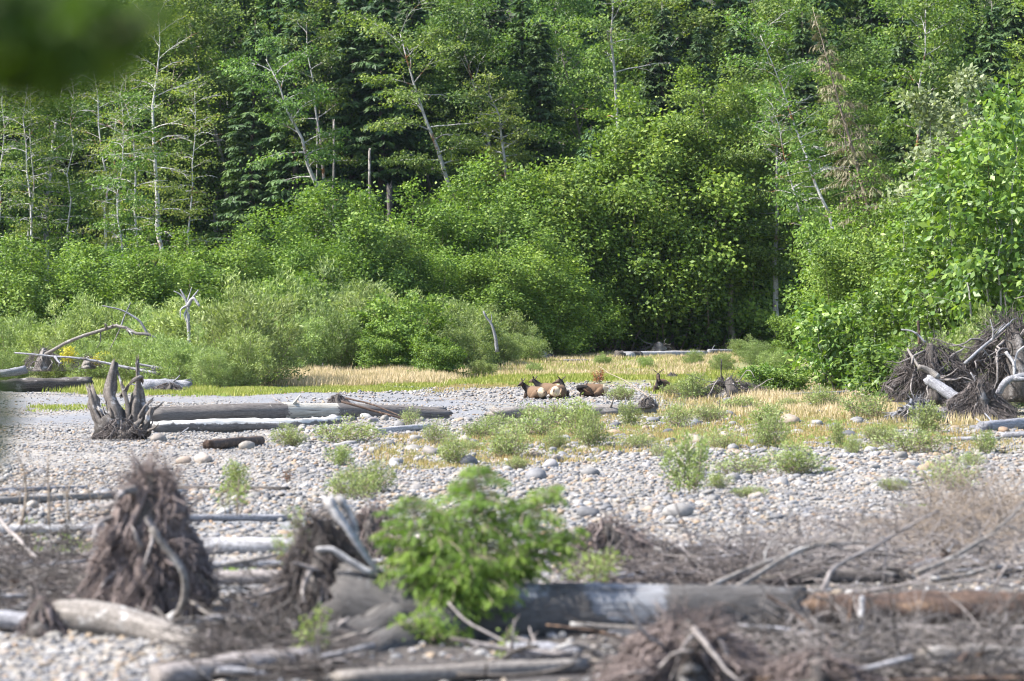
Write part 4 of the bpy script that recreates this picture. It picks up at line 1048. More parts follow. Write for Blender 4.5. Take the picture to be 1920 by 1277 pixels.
elk('third elk from the left with round pale rump and ears spread wide', 1049, 747, 66, [(.5, 0, .54), (.62, .06, .78), (.64, .12, 1.0), (.62, .16, 1.12)],
    [(.62, .18, 1.14), (.52, .60, .98)], [((.70, .10, 1.20), (.92, .00, 1.38)), ((.54, .18, 1.21), (.36, .28, 1.40))])
elk('curled-up elk apart on the right with its dark head tucked against its flank', 1112, 744, 176, [(.50, .05, .50), (.80, .12, .56), (.92, .34, .60), (.70, .52, .66), (.46, .58, .66)],
    [(.40, .60, .66), (.02, .60, .26)], [((.36, .62, .76), (.34, .66, 1.02)), ((.40, .50, .78), (.46, .44, .98))], 1.0, 0.0, .82)
elk('elk with only its dark head and ears showing above the dry grass', 1243, 738, 254, [(.55, 0, .52), (.80, 0, .72), (.95, 0, .96), (.98, 0, 1.14)],
    [(1.0, 0, 1.15), (1.18, .12, .76)], [((.98, .08, 1.26), (.94, .32, 1.44)), ((.98, -.08, 1.26), (.94, -.32, 1.44))], 1.1, 1.5, .8)
# ------------------------------------------------------------------ middle distance driftwood
def upturned_stump():
    d = 119.0; o = link('stump', None, None, 'grey weathered stump with upright root prongs like fingers on the gravel', 'stump')
    rg = np.random.default_rng(601); g = G(225, 822); d = g[1]
    mb = MB()
    mb.tube(PX((222, 826, d), (226, 800, d), (236, 775, d + .3)), [(1.0, .8), (.75, .6), (.25, .25)], 18, .3, rg)
    link('root_collar', mb.mesh('root_collar', M['dark_wood']), o)
    for k, (pts, r0, r1) in enumerate([
            ([(205, 818, d - .3), (186, 790, d - .4), (176, 760, d - .4), (170, 736, d - .3)], .42, .20),
            ([(222, 800, d - .2), (216, 775, d - .4), (228, 790, d - .3)][:2] + [(206, 742, d - .2), (208, 715, d), (213, 692, d)], .40, .20),
            ([(238, 806, d - .4), (240, 775, d - .4), (236, 745, d - .3), (228, 722, d - .2), (222, 702, d)], .24, .10),
            ([(236, 732, d - .3), (247, 716, d - .4), (264, 706, d - .3), (266, 712, d)], .11, .16),
            ([(258, 812, d - .2), (258, 780, d - .2), (260, 740, d), (259, 708, d), (258, 684, d)], .48, .10),
            ([(262, 792, d - .5), (266, 772, d - .6), (276, 758, d - .5), (283, 752, d - .5)], .17, .10),
            ([(262, 812, d - .6), (276, 790, d - .7), (284, 770, d - .6)], .30, .16),
            ([(230, 822, d - .9), (250, 806, d - .9), (262, 790, d - .8)], .22, .12),
            ([(196, 822, d - .6), (222, 812, d - .9), (240, 826, d - 1)], .22, .14),
            ([(186, 768, d - .5), (200, 790, d - .6), (222, 800, d - .6)], .16, .10),
            ([(178, 828, d - .6), (200, 818, d - .8), (214, 826, d - .9)], .13, .06)]):
        m2 = MB(); p = smooth_path(PX(*pts), 12); m2.tube(p, np.linspace(r0, r1, 12) * [.8, .8, .62, .6, .78, .6, .6, .7, .7, .6, .6][k] * (1 + .2 * np.sin(np.linspace(0, 9, 12) + k)) * np.linspace(1.1, .75, 12), 15, .3, rg, jag=.5 if k < 5 else .2)
        link('root_prong', m2.mesh('root_prong', M['stump_wood']), o)
    for k in range(12):
        m2 = MB(); x0 = rg.uniform(175, 280); b_ = P(x0, rg.uniform(770, 818), d - rg.uniform(.2, .9))
        m2.tube(walk(b_, (rg.normal(0, .7) + (x0 - 228) / 60, -.2, rg.uniform(.1, 1)), rg.uniform(.5, 1.1), 5, rg, (0, 0, .3), .22), np.linspace(.09, .015, 6), 7, .15, rg)
        link('broken_root', m2.mesh('broken_root', M['stump_wood']), o)
    K, Fb = fibres(G(222, 826), 1.0, .7, 1.0, 120, 602, .012, core=False, wild=.1)
    f = link('root_hairs', Fb.mesh('root_hairs', M['fibre_dark']), o); f['kind'] = 'stuff'
upturned_stump()

bare_mid = lambda t, a: .55 * sstep(.40, .46, t) * (1 - sstep(.60, .66, t)) + .12 * sstep(.3, .9, np.sin(a)) * (t < .42)
log('fallen_log', 'long half-barked log with a pale stripped middle, lying beside the upturned stump', PX((285, 781, 136), (520, 773, 140), (650, 773, 143), (828, 779, 146)), .44, .40, 'big_log', 611, n=40, sides=22, rough=.035, jag=.5, a=bare_mid, stubs=2)
log('fallen_log', 'low crumbling bark-covered log with white top, in front of the half-barked one', PX((286, 804, 125), (420, 801, 127), (560, 797, 129), (628, 793, 131)), .36, .30, 'slab_log', 612, n=36, sides=16, rough=.1, jag=.4, a=lambda t, a: .05 + .5 * sstep(.2, .8, np.sin(a)))
ground_log('short_log', 'short rusty brown log lying on pebbles in front of the stump', (390, 842), (486, 834), .19, .22, 'rust_wood', 613, jag=.2)
ground_log('short_log', 'small bleached white log by the willow bushes at centre left', (700, 816), (802, 804), .17, .13, 'white_wood', 614, jag=.15)
log('fallen_log', 'rotten grey log with crumbling dark side lying before the elk', PX((928, 779, 141), (1030, 774, 143), (1140, 772, 144), (1218, 768, 145)), .40, .34, 'grey_wood', 615, n=34, sides=18, rough=.15, jag=.5, stubs=3)
limb('dry_stick', 'longer pinkish stick slanting across the half-barked log', PX((640, 752, 140.5), (700, 770, 140.2), (770, 788, 140), (830, 800, 139)), .06, .035, 'rust_wood', 616, twigs=2, tw_len=.15)
limb('dry_stick', 'shorter pinkish stick above the longer one on the half-barked log', PX((648, 746, 142.5), (690, 756, 142), (720, 767, 141.5), (762, 784, 140.6)), .055, .03, 'rust_wood', 617, twigs=1, tw_len=.15)
rootwad('small twiggy root clump on top of the half-barked log', P(634, 766, 144), .7, .5, .75, 160, 618, 'dark_wood', 'fibre_dark', wild=.16, fly=.4)
limb('dry_stick', 'thin bare stick poking up behind the half-barked log', PX((530, 757, 141), (515, 748, 141.5), (508, 738, 142)), .05, .015, 'stick', 619, twigs=2, tw_len=.5)
limb('dry_stick', 'pale stick leaning on the crumbling bark log', PX((330, 822, 123), (345, 808, 124), (352, 802, 124.5)), .04, .02, 'white_wood', 620)
rootwad('black root knot at the right end of the rotten grey log', P(1214, 764, 144.5), .5, .4, .55, 110, 621, 'dark_wood', 'fibre_dark', wild=.16, fly=.4, roots=3)
limb('post', 'short bleached post standing in dry grass beside the root knot', PX((1231, 768, 146), (1229, 758, 146), (1227, 748, 146)), .09, .08, 'white_wood', 622, cat='post')
limb('dry_stick', 'long thin dry stick slanting up from the rotten log towards the rust-coloured shrub', PX((1216, 748, 150), (1180, 725, 156), (1140, 705, 160), (1118, 694, 163)), .035, .012, 'twig', 623)
limb('dry_stick', 'short white upright stick in the willow beside the curled-up elk', PX((1172, 758, 150), (1173, 745, 150)), .03, .02, 'white_wood', 624)
# left bank
ground_log('fallen_log', 'dark cracked log with a broken end lying along the left picture edge', (-40, 732), (166, 731), .42, .46, 'dark_wood', 631, rough=.12, jag=.4, n=26)
log('fallen_log', 'grey log end jutting in from the left edge above the dark cracked log', PX((-40, 703, 206), (10, 700, 206), (44, 694, 207)), .30, .33, 'silver', 632, jag=.25)
log('fallen_log', 'bleached white log stretched behind the purple flowers', PX((-60, 696, 219), (100, 694, 220), (250, 693, 221)), .36, .32, 'white_wood', 633, n=26)
limb('dead_pole', 'long thin bleached pole lying across the logs on the left bank', PX((28, 661, 203), (140, 673, 202), (250, 692, 201), (300, 702, 200)), .06, .11, 'silver', 634, twigs=5, tw_len=.14)
limb('dead_pole', 'second bleached pole running right from the stump top to the root log', PX((254, 682, 200), (310, 692, 200), (372, 702, 200)), .08, .14, 'silver', 635, twigs=4, tw_len=.25)
ground_log('fallen_log', 'silver-blue fat root log with dark shredded underside on the left bank', (262, 736), (352, 733), .50, .42, 'silver', 636, rough=.12, jag=.4, stubs=4)
rootwad('dark shredded root fringe under the fat root log', G(322, 737) - [0, .8, 0], 1.1, .5, .75, 220, 637, 'dark_wood', 'fibre_dark', wild=.12)
limb('broken_branch', 'thick broken branch with rusty end leaning right over the fat root log', PX((322, 712, 199.5), (350, 702, 199), (384, 687, 199)), .18, .15, 'grey_wood', 638, twigs=2, tw_len=.2)
log('short_log', 'small silver log behind the rusty-ended branch', PX((318, 694, 203), (352, 696, 203)), .26, .24, 'silver', 639, jag=.2)
o = limb('dead_branch', 'arched mossy dead branch with forked bare twigs rising over the left bank', PX((84, 664, 207), (130, 640, 206.5), (180, 624, 206), (226, 614, 205.5), (258, 630, 205), (278, 630, 205), (294, 640, 205)), .13, .11, 'grey_wood', 640, twigs=4, tw_len=.13)
for k, (pts, r0, r1) in enumerate([([(278, 630, 205), (262, 602, 205), (236, 584, 205), (192, 572, 205)], .10, .04), ([(226, 614, 205.5), (235, 590, 205.5), (245, 568, 205.5)], .07, .03),
                                   ([(226, 614, 205.5), (214, 640, 205), (205, 655, 205)], .05, .03), ([(276, 632, 205), (270, 650, 205), (258, 662, 205)], .07, .03),
                                   ([(188, 622, 206), (188, 640, 206), (182, 652, 206)], .05, .02), ([(180, 622, 206), (205, 612, 206), (222, 606, 206)], .05, .02)]):
    limb('twig', None, PX(*pts), r0, r1, 'silver' if k < 2 else 'grey_wood', 641 + k, parent=o)
rootwad('shredded grey root mass at the foot of the arched dead branch', P(82, 694, 210), 1.5, .9, 1.7, 240, 650, 'grey_wood', 'fibre_dark', wild=.16, fly=.35, roots=5)
rootwad('low tangled twigs under the arched dead branch', P(165, 690, 209), 1.3, .7, .9, 140, 651, 'grey_wood', 'fibre_dark', wild=.2, fly=.5)
o = link('dead_snag', None, None, 'bleached white upturned roots sticking out of the willow belt', 'dead tree')
for k, (pts, r0, r1) in enumerate([([(356, 650, 206), (353, 600, 206), (352, 572, 206)], .15, .12), ([(352, 574, 206), (362, 560, 205.8), (374, 574, 205.6)], .16, .09), ([(352, 572, 206), (346, 556, 206), (338, 542, 206)], .12, .04),
                                   ([(354, 570, 206), (364, 554, 206), (372, 543, 206)], .11, .04), ([(350, 574, 206), (340, 580, 205.8), (338, 596, 205.6)], .10, .03), ([(350, 570, 206), (356, 550, 206), (360, 538, 206)], .07, .03),
                                   ([(350, 566, 206), (338, 552, 206), (326, 546, 206)], .07, .03), ([(352, 578, 206), (346, 590, 205.8), (350, 604, 205.6)], .09, .03)]):
    limb('root' if k else 'trunk', None, PX(*pts), r0, r1, 'white_wood', 655 + k, parent=o)
# far centre
def snag_far():
    o = limb('dead_snag', 'crooked grey snag with a hooked top standing in the low willows', PX((932, 660, 235), (928, 630, 235), (920, 606, 235), (910, 592, 235), (906, 582, 235)), .16, .07, 'silver', 670)
    limb('twig', None, PX((920, 606, 235), (922, 596, 235), (921, 590, 235)), .06, .03, 'silver', 671, parent=o)
snag_far()
rootwad('striped grey stump with brown wood, far across the bar at centre right', G(1235, 662), 1.7, 1.2, 1.25, 120, 672, 'grey_wood', 'fibre_dark', prof=.45, wild=.05, roots=4)
ground_log('fallen_log', 'pale log lying beyond the golden grass at centre right', (1172, 672), (1322, 668), .40, .34, 'white_wood', 673)
ground_log('fallen_log', 'dark short log left of the far pale log', (1158, 673), (1200, 672), .45, .35, 'dark_wood', 674, rough=.12)
rootwad('silver driftwood clump with a dark root in the golden grass behind the elk', G(1020, 676), 1.5, .9, 1.0, 120, 675, 'silver', 'fibre_dark', wild=.15, fly=.3, roots=6)
rootwad('low grey driftwood heap at the left end of the golden grass', G(938, 682), 1.3, .8, .6, 90, 676, 'silver', 'fibre_dark', wild=.12, roots=4)
rootwad('small dark driftwood knot behind the hidden elk', G(1258, 712), .55, .4, .6, 70, 677, 'dark_wood', 'fibre_dark', wild=.2, roots=3)
for k, (a, b_, r, mk, lab) in enumerate([((1330, 664), (1420, 662), .3, 'silver', 'grey log far off at the foot of the shaded hollow'), ((1060, 681), (1120, 680), .22, 'grey_wood', 'small grey log half sunk in the golden grass'),
                                         ((640, 664 + 40), (600, 702), .2, 'white_wood', 'small white forked log at the foot of the willow belt')]):
    ground_log('fallen_log', lab, a, b_, r, r * .8, mk, 680 + k, stubs=2)
# rust coloured shrub
def small_plant(name, label, px, py, h, w_, nleaf, leaf, lm, seed, cat='plant', d=None, stretch=.4, stems=7, up=.3):
    Wd, Lf = thicket(seed, h, w_, nleaf, leaf, stems, leaf * .7, .9, stretch, .25, up, .008 + h * .006)
    g = G(px, py) if d is None else P(px, py, d)
    o = root(name, g, label, cat); link('stems', Wd.mesh('stems', M['twig']), o); link('foliage', Lf.mesh('foliage', M[lm], False), o)
small_plant('dock_plant', 'rust-red withered plant standing behind the curled-up elk', 1123, 719, 1.0, .8, 500, .13, 'rust_leaf', 690)
small_plant('dock_plant', 'small reddish seedling on the pebbles below the rusty log', 540, 905, .5, .25, 70, .06, 'rust_leaf', 691)
rg = np.random.default_rng(692)
mb = MB(); blades(mb, clumpy(poly_points([(60, 705), (330, 707), (330, 700), (70, 699)], 260, rg), rg, .25, 7), .9, .09, rg); link('purple_flowers', mb.mesh('purple_flowers', M['purple'], False), None, 'purple flowering weeds between the logs on the left bank', 'flowers', kind='stuff')
for k, (px, py) in enumerate([(126, 668), (192, 672)]):
    small_plant('yellow_weed', ['taller yellow flowering weed under the arched dead branch', 'lower yellow weed just right of the taller one'][k], px, py + 16, 1.6 - .5 * k, 1.1 + k, 700, .17, 'yellow_flower', 695 + k, 'plant', 209)
# dark twig tangle, mid right
rootwad('dark tangle of twigs and driftwood in dry grass, right of the hidden elk', G(1368, 748), 2.0, 1.0, 1.35, 300, 701, 'dark_wood', 'fibre_dark', wild=.22, fly=.5, roots=8)
rootwad('smaller dark twig heap left of the big twig tangle', G(1305, 745), .9, .5, .9, 110, 702, 'dark_wood', 'fibre_dark', wild=.25, fly=.6)
limb('stake', 'thin dark stake standing above the tangle of twigs', PX((1352, 735, 178), (1352, 705, 178), (1353, 673, 178)), .05, .035, 'dark_wood', 703, cat='stake')
for k, (a, b_, r, lab) in enumerate([((1360, 757), (1460, 746), .2, 'grey log at the foot of the dark twig tangle'), ((1480, 748), (1600, 742), .2, 'silver log lying under the right bank bushes'), ((1600, 745), (1680, 752), .16, 'thin silver log in dry grass beside the root pile')]):
    ground_log('fallen_log', lab, a, b_, r, r, 'silver', 705 + k, stubs=3)
limb('dry_stick', 'grey bent stick rising from the twig heap beside the hidden elk', PX((1302, 745, 175), (1308, 722, 175), (1318, 702, 175)), .04, .015, 'twig', 709, twigs=3, tw_len=.4)

# root pile on the right
d = 141.0
rootwad('tall brown root plate full of hanging hairs, left part of the root pile', P(1745, 752, d + 2), 1.85, 1.0, 3.0, 900, 720, 'dark_wood', 'fibre_dark', roots=10, wild=.10, fly=.35, prof=.42, rad=.014)
log('fallen_log', 'blue-grey log wedged between the two hanging root masses', PX((1742, 712, d - .6), (1775, 735, d - 1.2), (1812, 758, d - 1.8)), .26, .30, 'silver', 721, n=16, rough=.06, jag=.2)
log('fallen_log', 'blue-grey lower log end beneath the wedged one', PX((1775, 772, d - 2.0), (1800, 764, d - 1.8), (1830, 752, d - 1.2)), .25, .28, 'silver', 722, n=12, jag=.2)
rootwad('dome of fine drooping roots at the front of the root pile', P(1838, 792, d - 2.5), 1.45, 1.0, 2.15, 800, 723, 'dark_wood', 'fibre_dark', wild=.09, fly=.25, prof=.6)
rootwad('low clump of curled pale roots at the left foot of the pile', P(1722, 792, d - 3), 1.15, .7, 1.15, 260, 724, 'dark_wood', 'silver', wild=.22, fly=.4, rad=.022, roots=8)
rootwad('large heap of grey sticks and roots cut by the right picture edge', P(1900, 745, d + 3.5), 3.0, 1.3, 3.9, 1000, 725, 'dark_wood', 'fibre_dark', wild=.13, fly=.5, roots=14, prof=.55, rad=.017)
for k, (pts, r0, r1, mk, lab) in enumerate([
        ([(1808, 682, d - .2), (1850, 645, d + .4), (1892, 606, d + 1)], .09, .05, 'silver', 'thick bleached pole leaning up the stick heap'),
        ([(1870, 742, d - 2), (1886, 716, d - 2.1), (1920, 705, d - 2), (1960, 708, d - 2)], .18, .17, 'silver', 'curved bleached trunk jutting in from the right edge'),
        ([(1886, 660, d), (1900, 680, d - .3), (1902, 705, d - .5)], .09, .06, 'white_wood', 'curved white root hanging on the stick heap'),
        ([(1902, 700, d), (1908, 660, d + .2), (1935, 640, d + .3)], .06, .05, 'white_wood', 'thin white root along the right edge of the heap'),
        ([(1690, 618, d + 1), (1712, 622, d + .8), (1735, 642, d + .6)], .04, .06, 'silver', 'thin pale stick poking left out of the tall root plate'),
        ([(1702, 655, d + 1), (1712, 672, d + .2), (1724, 690, d - .3)], .06, .08, 'grey_wood', 'grey prong on the left side of the tall root plate'),
        ([(1722, 688, d - .6), (1742, 696, d - .6), (1758, 708, d - .8)], .14, .18, 'grey_wood', 'split grey slab lying on the wedged blue-grey log'),
        ([(1724, 645, d + 2), (1723, 620, d + 2), (1721, 601, d + 2)], .09, .07, 'rust_wood', 'dark upright stub behind the tall root plate'),
        ([(1860, 640, d), (1862, 620, d), (1856, 598, d)], .05, .02, 'white_wood', 'white forked twig on top of the stick heap'),
        ([(1818, 735, d - 1), (1828, 712, d - 1.2), (1820, 698, d - 1.2)], .05, .03, 'white_wood', 'small white bent twig above the drooping roots')]):
    limb('driftwood_branch', lab, PX(*pts), r0, r1, mk, 730 + k, twigs=3 if k in (0, 1, 8) else 1, tw_len=.35, group='branches of the root pile')
for k, (a, b_, r, mk, lab) in enumerate([((1842, 812), (1960, 800), .30, 'silver', 'grey log lying at the right edge below the root pile'), ((1880, 822), (1960, 818), .14, 'silver', 'thin grey log in front of the one below the root pile'),
                                         ((1780, 828), (1870, 826), .10, 'silver', 'slim half-buried stick below the root pile')]):
    ground_log('fallen_log', lab, a, b_, r, r * .9, mk, 745 + k, stubs=2 if k == 0 else 0)

# ------------------------------------------------------------------ foreground driftwood (out of focus)
d = 46.0
bare_f = lambda t, a: .5 * sstep(.50, .58, t) * (1 - sstep(.66, .74, t)) * sstep(-.7, .3, np.sin(a)) + .26 * sstep(.32, .38, t) * (1 - sstep(.42, .47, t)) * sstep(-.2, .5, np.sin(a)) + .16 * sstep(.5, 1, np.sin(a))
o = link('fallen_log', None, None, 'huge grey foreground log with a forked root butt lying under the spruce sapling', 'log')
log('trunk', None, PX((640, 1132, 45.6), (760, 1150, 45.5), (900, 1156, 45.6), (1100, 1152, 45.8), (1300, 1152, 46.0), (1480, 1150, 46.4)), .60, .42, 'front_log', 801, n=44, sides=26, rough=.045, jag=.25, a=bare_f, parent=o)
for k, (pts, r0, r1) in enumerate([([(860, 1165, 45.2), (760, 1205, 44.4), (690, 1240, 43.4), (600, 1285, 42)], .42, .26), ([(760, 1150, 45.4), (690, 1195, 44.6), (620, 1205, 44.2), (540, 1232, 43.6)], .40, .20),
                                   ([(690, 1110, 45.8), (640, 1060, 46.2), (600, 1010, 46.6)], .30, .14)]):
    log('root', None, PX(*pts), r0, r1, 'front_log', 803 + k, n=18, sides=16, rough=.07, jag=.15, a=.02, parent=o)
log('fallen_log', 'rusty red-brown log lying behind the right end of the huge grey log', PX((1375, 1152, 47.0), (1600, 1152, 47.2), (1800, 1150, 47.6), (1980, 1146, 48)), .38, .33, 'rust_wood', 808, n=36, sides=20, rough=.07, jag=.2)
def bone_root():
    o = link('driftwood_root', None, None, 'bleached white slanting root slab standing left of the spruce sapling', 'driftwood')
    for k, (pts, r0, r1, fl) in enumerate([([(706, 1070, 45.4), (680, 1035, 45.4), (652, 992, 45.4), (628, 958, 45.5), (618, 938, 45.5)], .07, .20, .45), ([(668, 1018, 45.5), (664, 985, 45.6), (652, 955, 45.6), (640, 938, 45.6)], .05, .08, .8),
                                           ([(694, 1074, 45.3), (655, 1052, 45.3), (618, 1030, 45.3), (602, 1030, 45.3)], .08, .06, .8)]):
        log('root', None, PX(*pts), r0, r1, 'white_wood', 812 + k, n=16, sides=14, rough=.13, jag=.12, flat=fl, parent=o)
bone_root()
rootwad('dark matted root mass at the butt of the huge grey log', P(600, 1215, 46.2), .85, .6, 2.15, 700, 816, 'dark_wood', 'fibre_dark', wild=.13, fly=.4, prof=.5, rad=.011, roots=5)
rootwad('brown root mat behind the bleached slab and the sapling', G(700, 1045), .75, .5, 1.15, 420, 817, 'dark_wood', 'fibre', wild=.12, fly=.4, prof=.55, rad=.01)
rootwad('tall cone of reddish brown root hairs standing on the left', G(262, 1152), 0.86, .7, 2.5, 2300, 818, 'dark_wood', 'fibre', wild=.10, fly=.25, roots=7, prof=.42, rad=.012, lean=(.09, 0), top=.7, seg=7)
rootwad('low grey root tuft left of the sagging log', G(78, 1190), .35, .3, .62, 160, 819, 'dark_wood', 'fibre', wild=.1, fly=.3, rad=.009)
rootwad('brown debris mound behind the huge grey log at centre right', G(1160, 1062), 1.0, .5, .95, 420, 820, 'dark_wood', 'fibre', wild=.14, fly=.3, prof=.5, rad=.012, lean=(-.3, 0))
rootwad('low brown debris running right from the mound', G(1290, 1072), 1.2, .5, .48, 320, 821, 'dark_wood', 'fibre_dark', wild=.18, fly=.4, rad=.012)
rootwad('reddish tangle of fine roots at the bottom edge right of centre', G(1290, 1285), 1.15, .7, .95, 900, 822, 'dark_wood', 'fibre', wild=.15, fly=.4, prof=.6, rad=.008, roots=7)
rootwad('small reddish root tangle at the bottom edge farther right', G(1530, 1290), .8, .5, .5, 300, 823, 'dark_wood', 'fibre', wild=.18, fly=.5, rad=.008)
log('fallen_log', 'pale violet-grey log sagging to the right in front of the brown root cone', PX((118, 1160, 46.4), (190, 1160, 46), (280, 1182, 45.4), (372, 1222, 44.4)), .30, .18, 'grey_wood', 826, n=20, sides=16, rough=.04, jag=.1)
log('fallen_log', 'thin pale log running to the left picture edge beside the root tuft', PX((-40, 1158, 46.6), (60, 1166, 46.4), (125, 1164, 46.2)), .16, .15, 'silver', 827)
LG = [((370, 1040), (720, 1042), .21, 'white_wood', 'bleached white log right of the root cone, the thickest behind it'), ((395, 1068), (560, 1066), .10, 'silver', 'blue-grey pole just under the bleached white log'),
      ((360, 1098), (560, 1092), .15, 'stick', 'tan rotten pole nearest the root cone on its right'), ((300, 922), (536, 922), .10, 'dark_wood', 'dark thin pole farthest back right of the root cone'),
      ((300, 978), (540, 976), .10, 'silver', 'grey half-buried plank on the sand patch'), ((-30, 948), (345, 928), .11, 'grey_wood', 'grey-brown pole crossing behind the root cone on the left'),
      ((-30, 972), (200, 970), .07, 'dark_wood', 'dark thin pole on the pebbles at far left'), ((-30, 1002), (180, 1000), .13, 'white_wood', 'pale log at the left edge among green herbs'),
      ((-30, 925), (160, 918), .08, 'silver', 'thin silver pole on the pebbles at the left edge'), ((1110, 1098), (1300, 1092), .15, 'silver', 'blue-grey log right behind the huge grey log'),
      ((1275, 1036), (1520, 1036), .11, 'white_wood', 'bright bleached log across the cobbles right of centre'), ((1510, 1036), (1660, 1034), .07, 'white_wood', 'thin bleached pole continuing the bright log to the right'),
      ((1440, 1100), (1680, 1094), .16, 'dark_wood', 'dark log in the brush behind the rusty log'), ((1390, 1250), (1660, 1240), .12, 'silver', 'pale grey log in the brush at the bottom right'),
      ((1740, 1262), (1980, 1256), .22, 'grey_wood', 'mossy grey log end at the bottom right corner'), ((1860, 1222), (1980, 1232), .06, 'white_wood', 'white split stick at the right edge near the bottom'),
      ((-30, 1075), (220, 1105), .16, 'dark_wood', 'dark rotten log at the left edge beside the root cone'), ((-30, 1050), (70, 1052), .12, 'rust_wood', 'orange rotten log at the left edge'),
      ((-40, 1100), (40, 1090), .1, 'silver', 'pale log end at the left edge below the orange one'), ((300, 1290), (580, 1252), .2, 'stick', 'broken brown slab at the bottom edge left of the forked butt'),
      ((640, 1290), (1090, 1262), .14, 'grey_wood', 'flat grey plank along the bottom edge under the huge log'), ((960, 1240), (1080, 1246), .17, 'silver', 'small grey log in the shadow under the huge log'),
      ((1680, 1290), (1960, 1282), .07, 'rust_wood', 'reddish pole along the bottom edge in the right corner')]
for k, (a, b_, r, mk, lab) in enumerate(LG):
    ground_log('driftwood_log', lab, a, b_, r, r * .9, mk, 840 + k, n=16, sides=12, rough=.07, jag=.15, cat='log', group='foreground driftwood logs')
ST = [([(330, 1158, 46.6), (346, 1120, 46.4), (345, 1080, 46.3), (322, 1040, 46.3), (296, 1008, 46.3), (280, 988, 46.3)], .07, .055, 'grey_wood', 'bent dark stick with pale broken tip before the root cone', 0),
      ([(392, 1186, 44.6), (386, 1214, 44), (410, 1236, 43.6), (470, 1242, 43.4), (536, 1238, 43.4)], .05, .035, 'stick', 'hooked grey root curling along the ground at bottom left', 0),
      ([(258, 1140, 46), (300, 1185, 45.4), (360, 1215, 44.6)], .045, .05, 'dark_wood', 'dark stick slanting down across the sagging log', 1),
      ([(290, 1140, 45.8), (330, 1185, 45), (362, 1225, 44.2)], .035, .06, 'dark_wood', 'dark stick close beside the slanting one', 1),
      ([(360, 1130, 46.6), (400, 1158, 46), (470, 1172, 45.6)], .03, .025, 'grey_wood', 'low dark stick on the pebbles right of the bent one', 1),
      ([(290, 1228, 43.6), (308, 1255, 43), (325, 1290, 42)], .05, .07, 'stick', 'short pale stub at the bottom edge below the sagging log', 0),
      ([(0, 970, 62), (40, 1015, 60), (75, 1055, 58)], .05, .04, 'stick', 'slanting stick at the far left among herbs', 1),
      ([(40, 985, 60), (50, 940, 60), (45, 880, 60), (34, 850, 60)], .035, .01, 'twig', 'upright bare weed stalk at far left', 5),
      ([(92, 985, 60), (92, 930, 60), (90, 860, 60)], .03, .01, 'twig', 'second upright bare stalk at far left', 5),
      ([(130, 975, 60), (128, 930, 60), (140, 880, 60)], .03, .01, 'twig', 'third upright bare stalk nearest the root cone', 5),
      ([(840, 1130, 44.4), (880, 1168, 44), (930, 1195, 43.8), (1000, 1235, 43.4)], .02, .03, 'stick', 'thin stick leaning on the front of the huge log', 0),
      ([(958, 1195, 43.8), (1020, 1212, 43.6), (1120, 1238, 43.2)], .035, .03, 'stick', 'grey stick under the huge log, the upper of two', 1),
      ([(928, 1218, 43.4), (1000, 1210, 43.4), (1060, 1214, 43.4)], .03, .025, 'stick', 'grey stick under the huge log, the lower of two', 0),
      ([(1616, 1120, 44.6), (1613, 1165, 44.3), (1606, 1240, 43.8)], .045, .04, 'white_wood', 'bleached white upright stick before the rusty log', 0),
      ([(1300, 1115, 48), (1390, 1072, 49), (1480, 1036, 50), (1560, 1010, 51), (1640, 985, 52)], .05, .015, 'grey_wood', 'long bare branch arching up from the huge log to the right', 6),
      ([(1375, 1108, 48), (1440, 1070, 49), (1520, 1026, 50), (1640, 1016, 51)], .06, .02, 'grey_wood', 'second long bare branch arching right over the brush', 6),
      ([(1540, 1110, 49), (1570, 1060, 50), (1650, 1020, 51), (1760, 960, 52)], .05, .015, 'stick', 'bare branch rising towards the upper right over the bar', 6),
      ([(1720, 1075, 50), (1800, 1040, 51), (1860, 1000, 52), (1930, 930, 53)], .05, .02, 'grey_wood', 'thick bare branch slanting up to the right edge', 6),
      ([(1620, 1110, 48), (1700, 1095, 48), (1770, 1068, 48)], .035, .015, 'stick', 'pale short branch lying on top of the rusty log', 4),
      ([(1860, 1110, 48), (1890, 1060, 48), (1930, 1010, 48)], .03, .015, 'stick', 'upright twiggy branch at the right edge above the rusty log', 5),
      ([(1490, 1240, 43.6), (1550, 1200, 44), (1600, 1178, 44.4), (1760, 1176, 44.6), (1930, 1188, 44.6)], .03, .02, 'stick', 'long grey branch lying along the front of the rusty log', 5),
      ([(1440, 1118, 44.6), (1490, 1150, 44.4), (1530, 1185, 44.2)], .03, .025, 'rust_wood', 'red-brown stick leaning from the end of the huge log', 2),
      ([(1600, 1110, 45), (1590, 1170, 44.6), (1575, 1225, 44.2)], .035, .025, 'rust_wood', 'orange-brown leaning stick beside the bleached upright one', 0),
      ([(1460, 1215, 43.8), (1475, 1180, 44), (1486, 1150, 44.2)], .03, .02, 'stick', 'upright tan stick below the end of the huge log', 2),
      ([(1665, 1262, 43), (1668, 1236, 43), (1690, 1218, 43), (1710, 1208, 43)], .05, .07, 'rust_wood', 'thick pinkish bent root end in the brush at lower right', 0),
      ([(1530, 1290, 42.4), (1555, 1240, 42.8), (1550, 1180, 43.2)], .03, .02, 'rust_wood', 'reddish forked root rising from the bottom edge', 3),
      ([(1300, 1290, 42), (1360, 1240, 42.4), (1375, 1205, 42.6)], .035, .02, 'rust_wood', 'pinkish root curving up from the reddish tangle', 2),
      ([(1800, 1200, 44), (1870, 1180, 44), (1940, 1172, 44)], .025, .02, 'stick', 'thin pale stick across the brush at the right edge', 2)]
for k, (pts, r0, r1, mk, lab, tw) in enumerate(ST):
    limb('driftwood_stick', lab, PX(*pts), r0, r1, mk, 880 + k, 'stick', 'foreground sticks', twigs=tw, tw_len=.3)
rgx = np.random.default_rng(975)
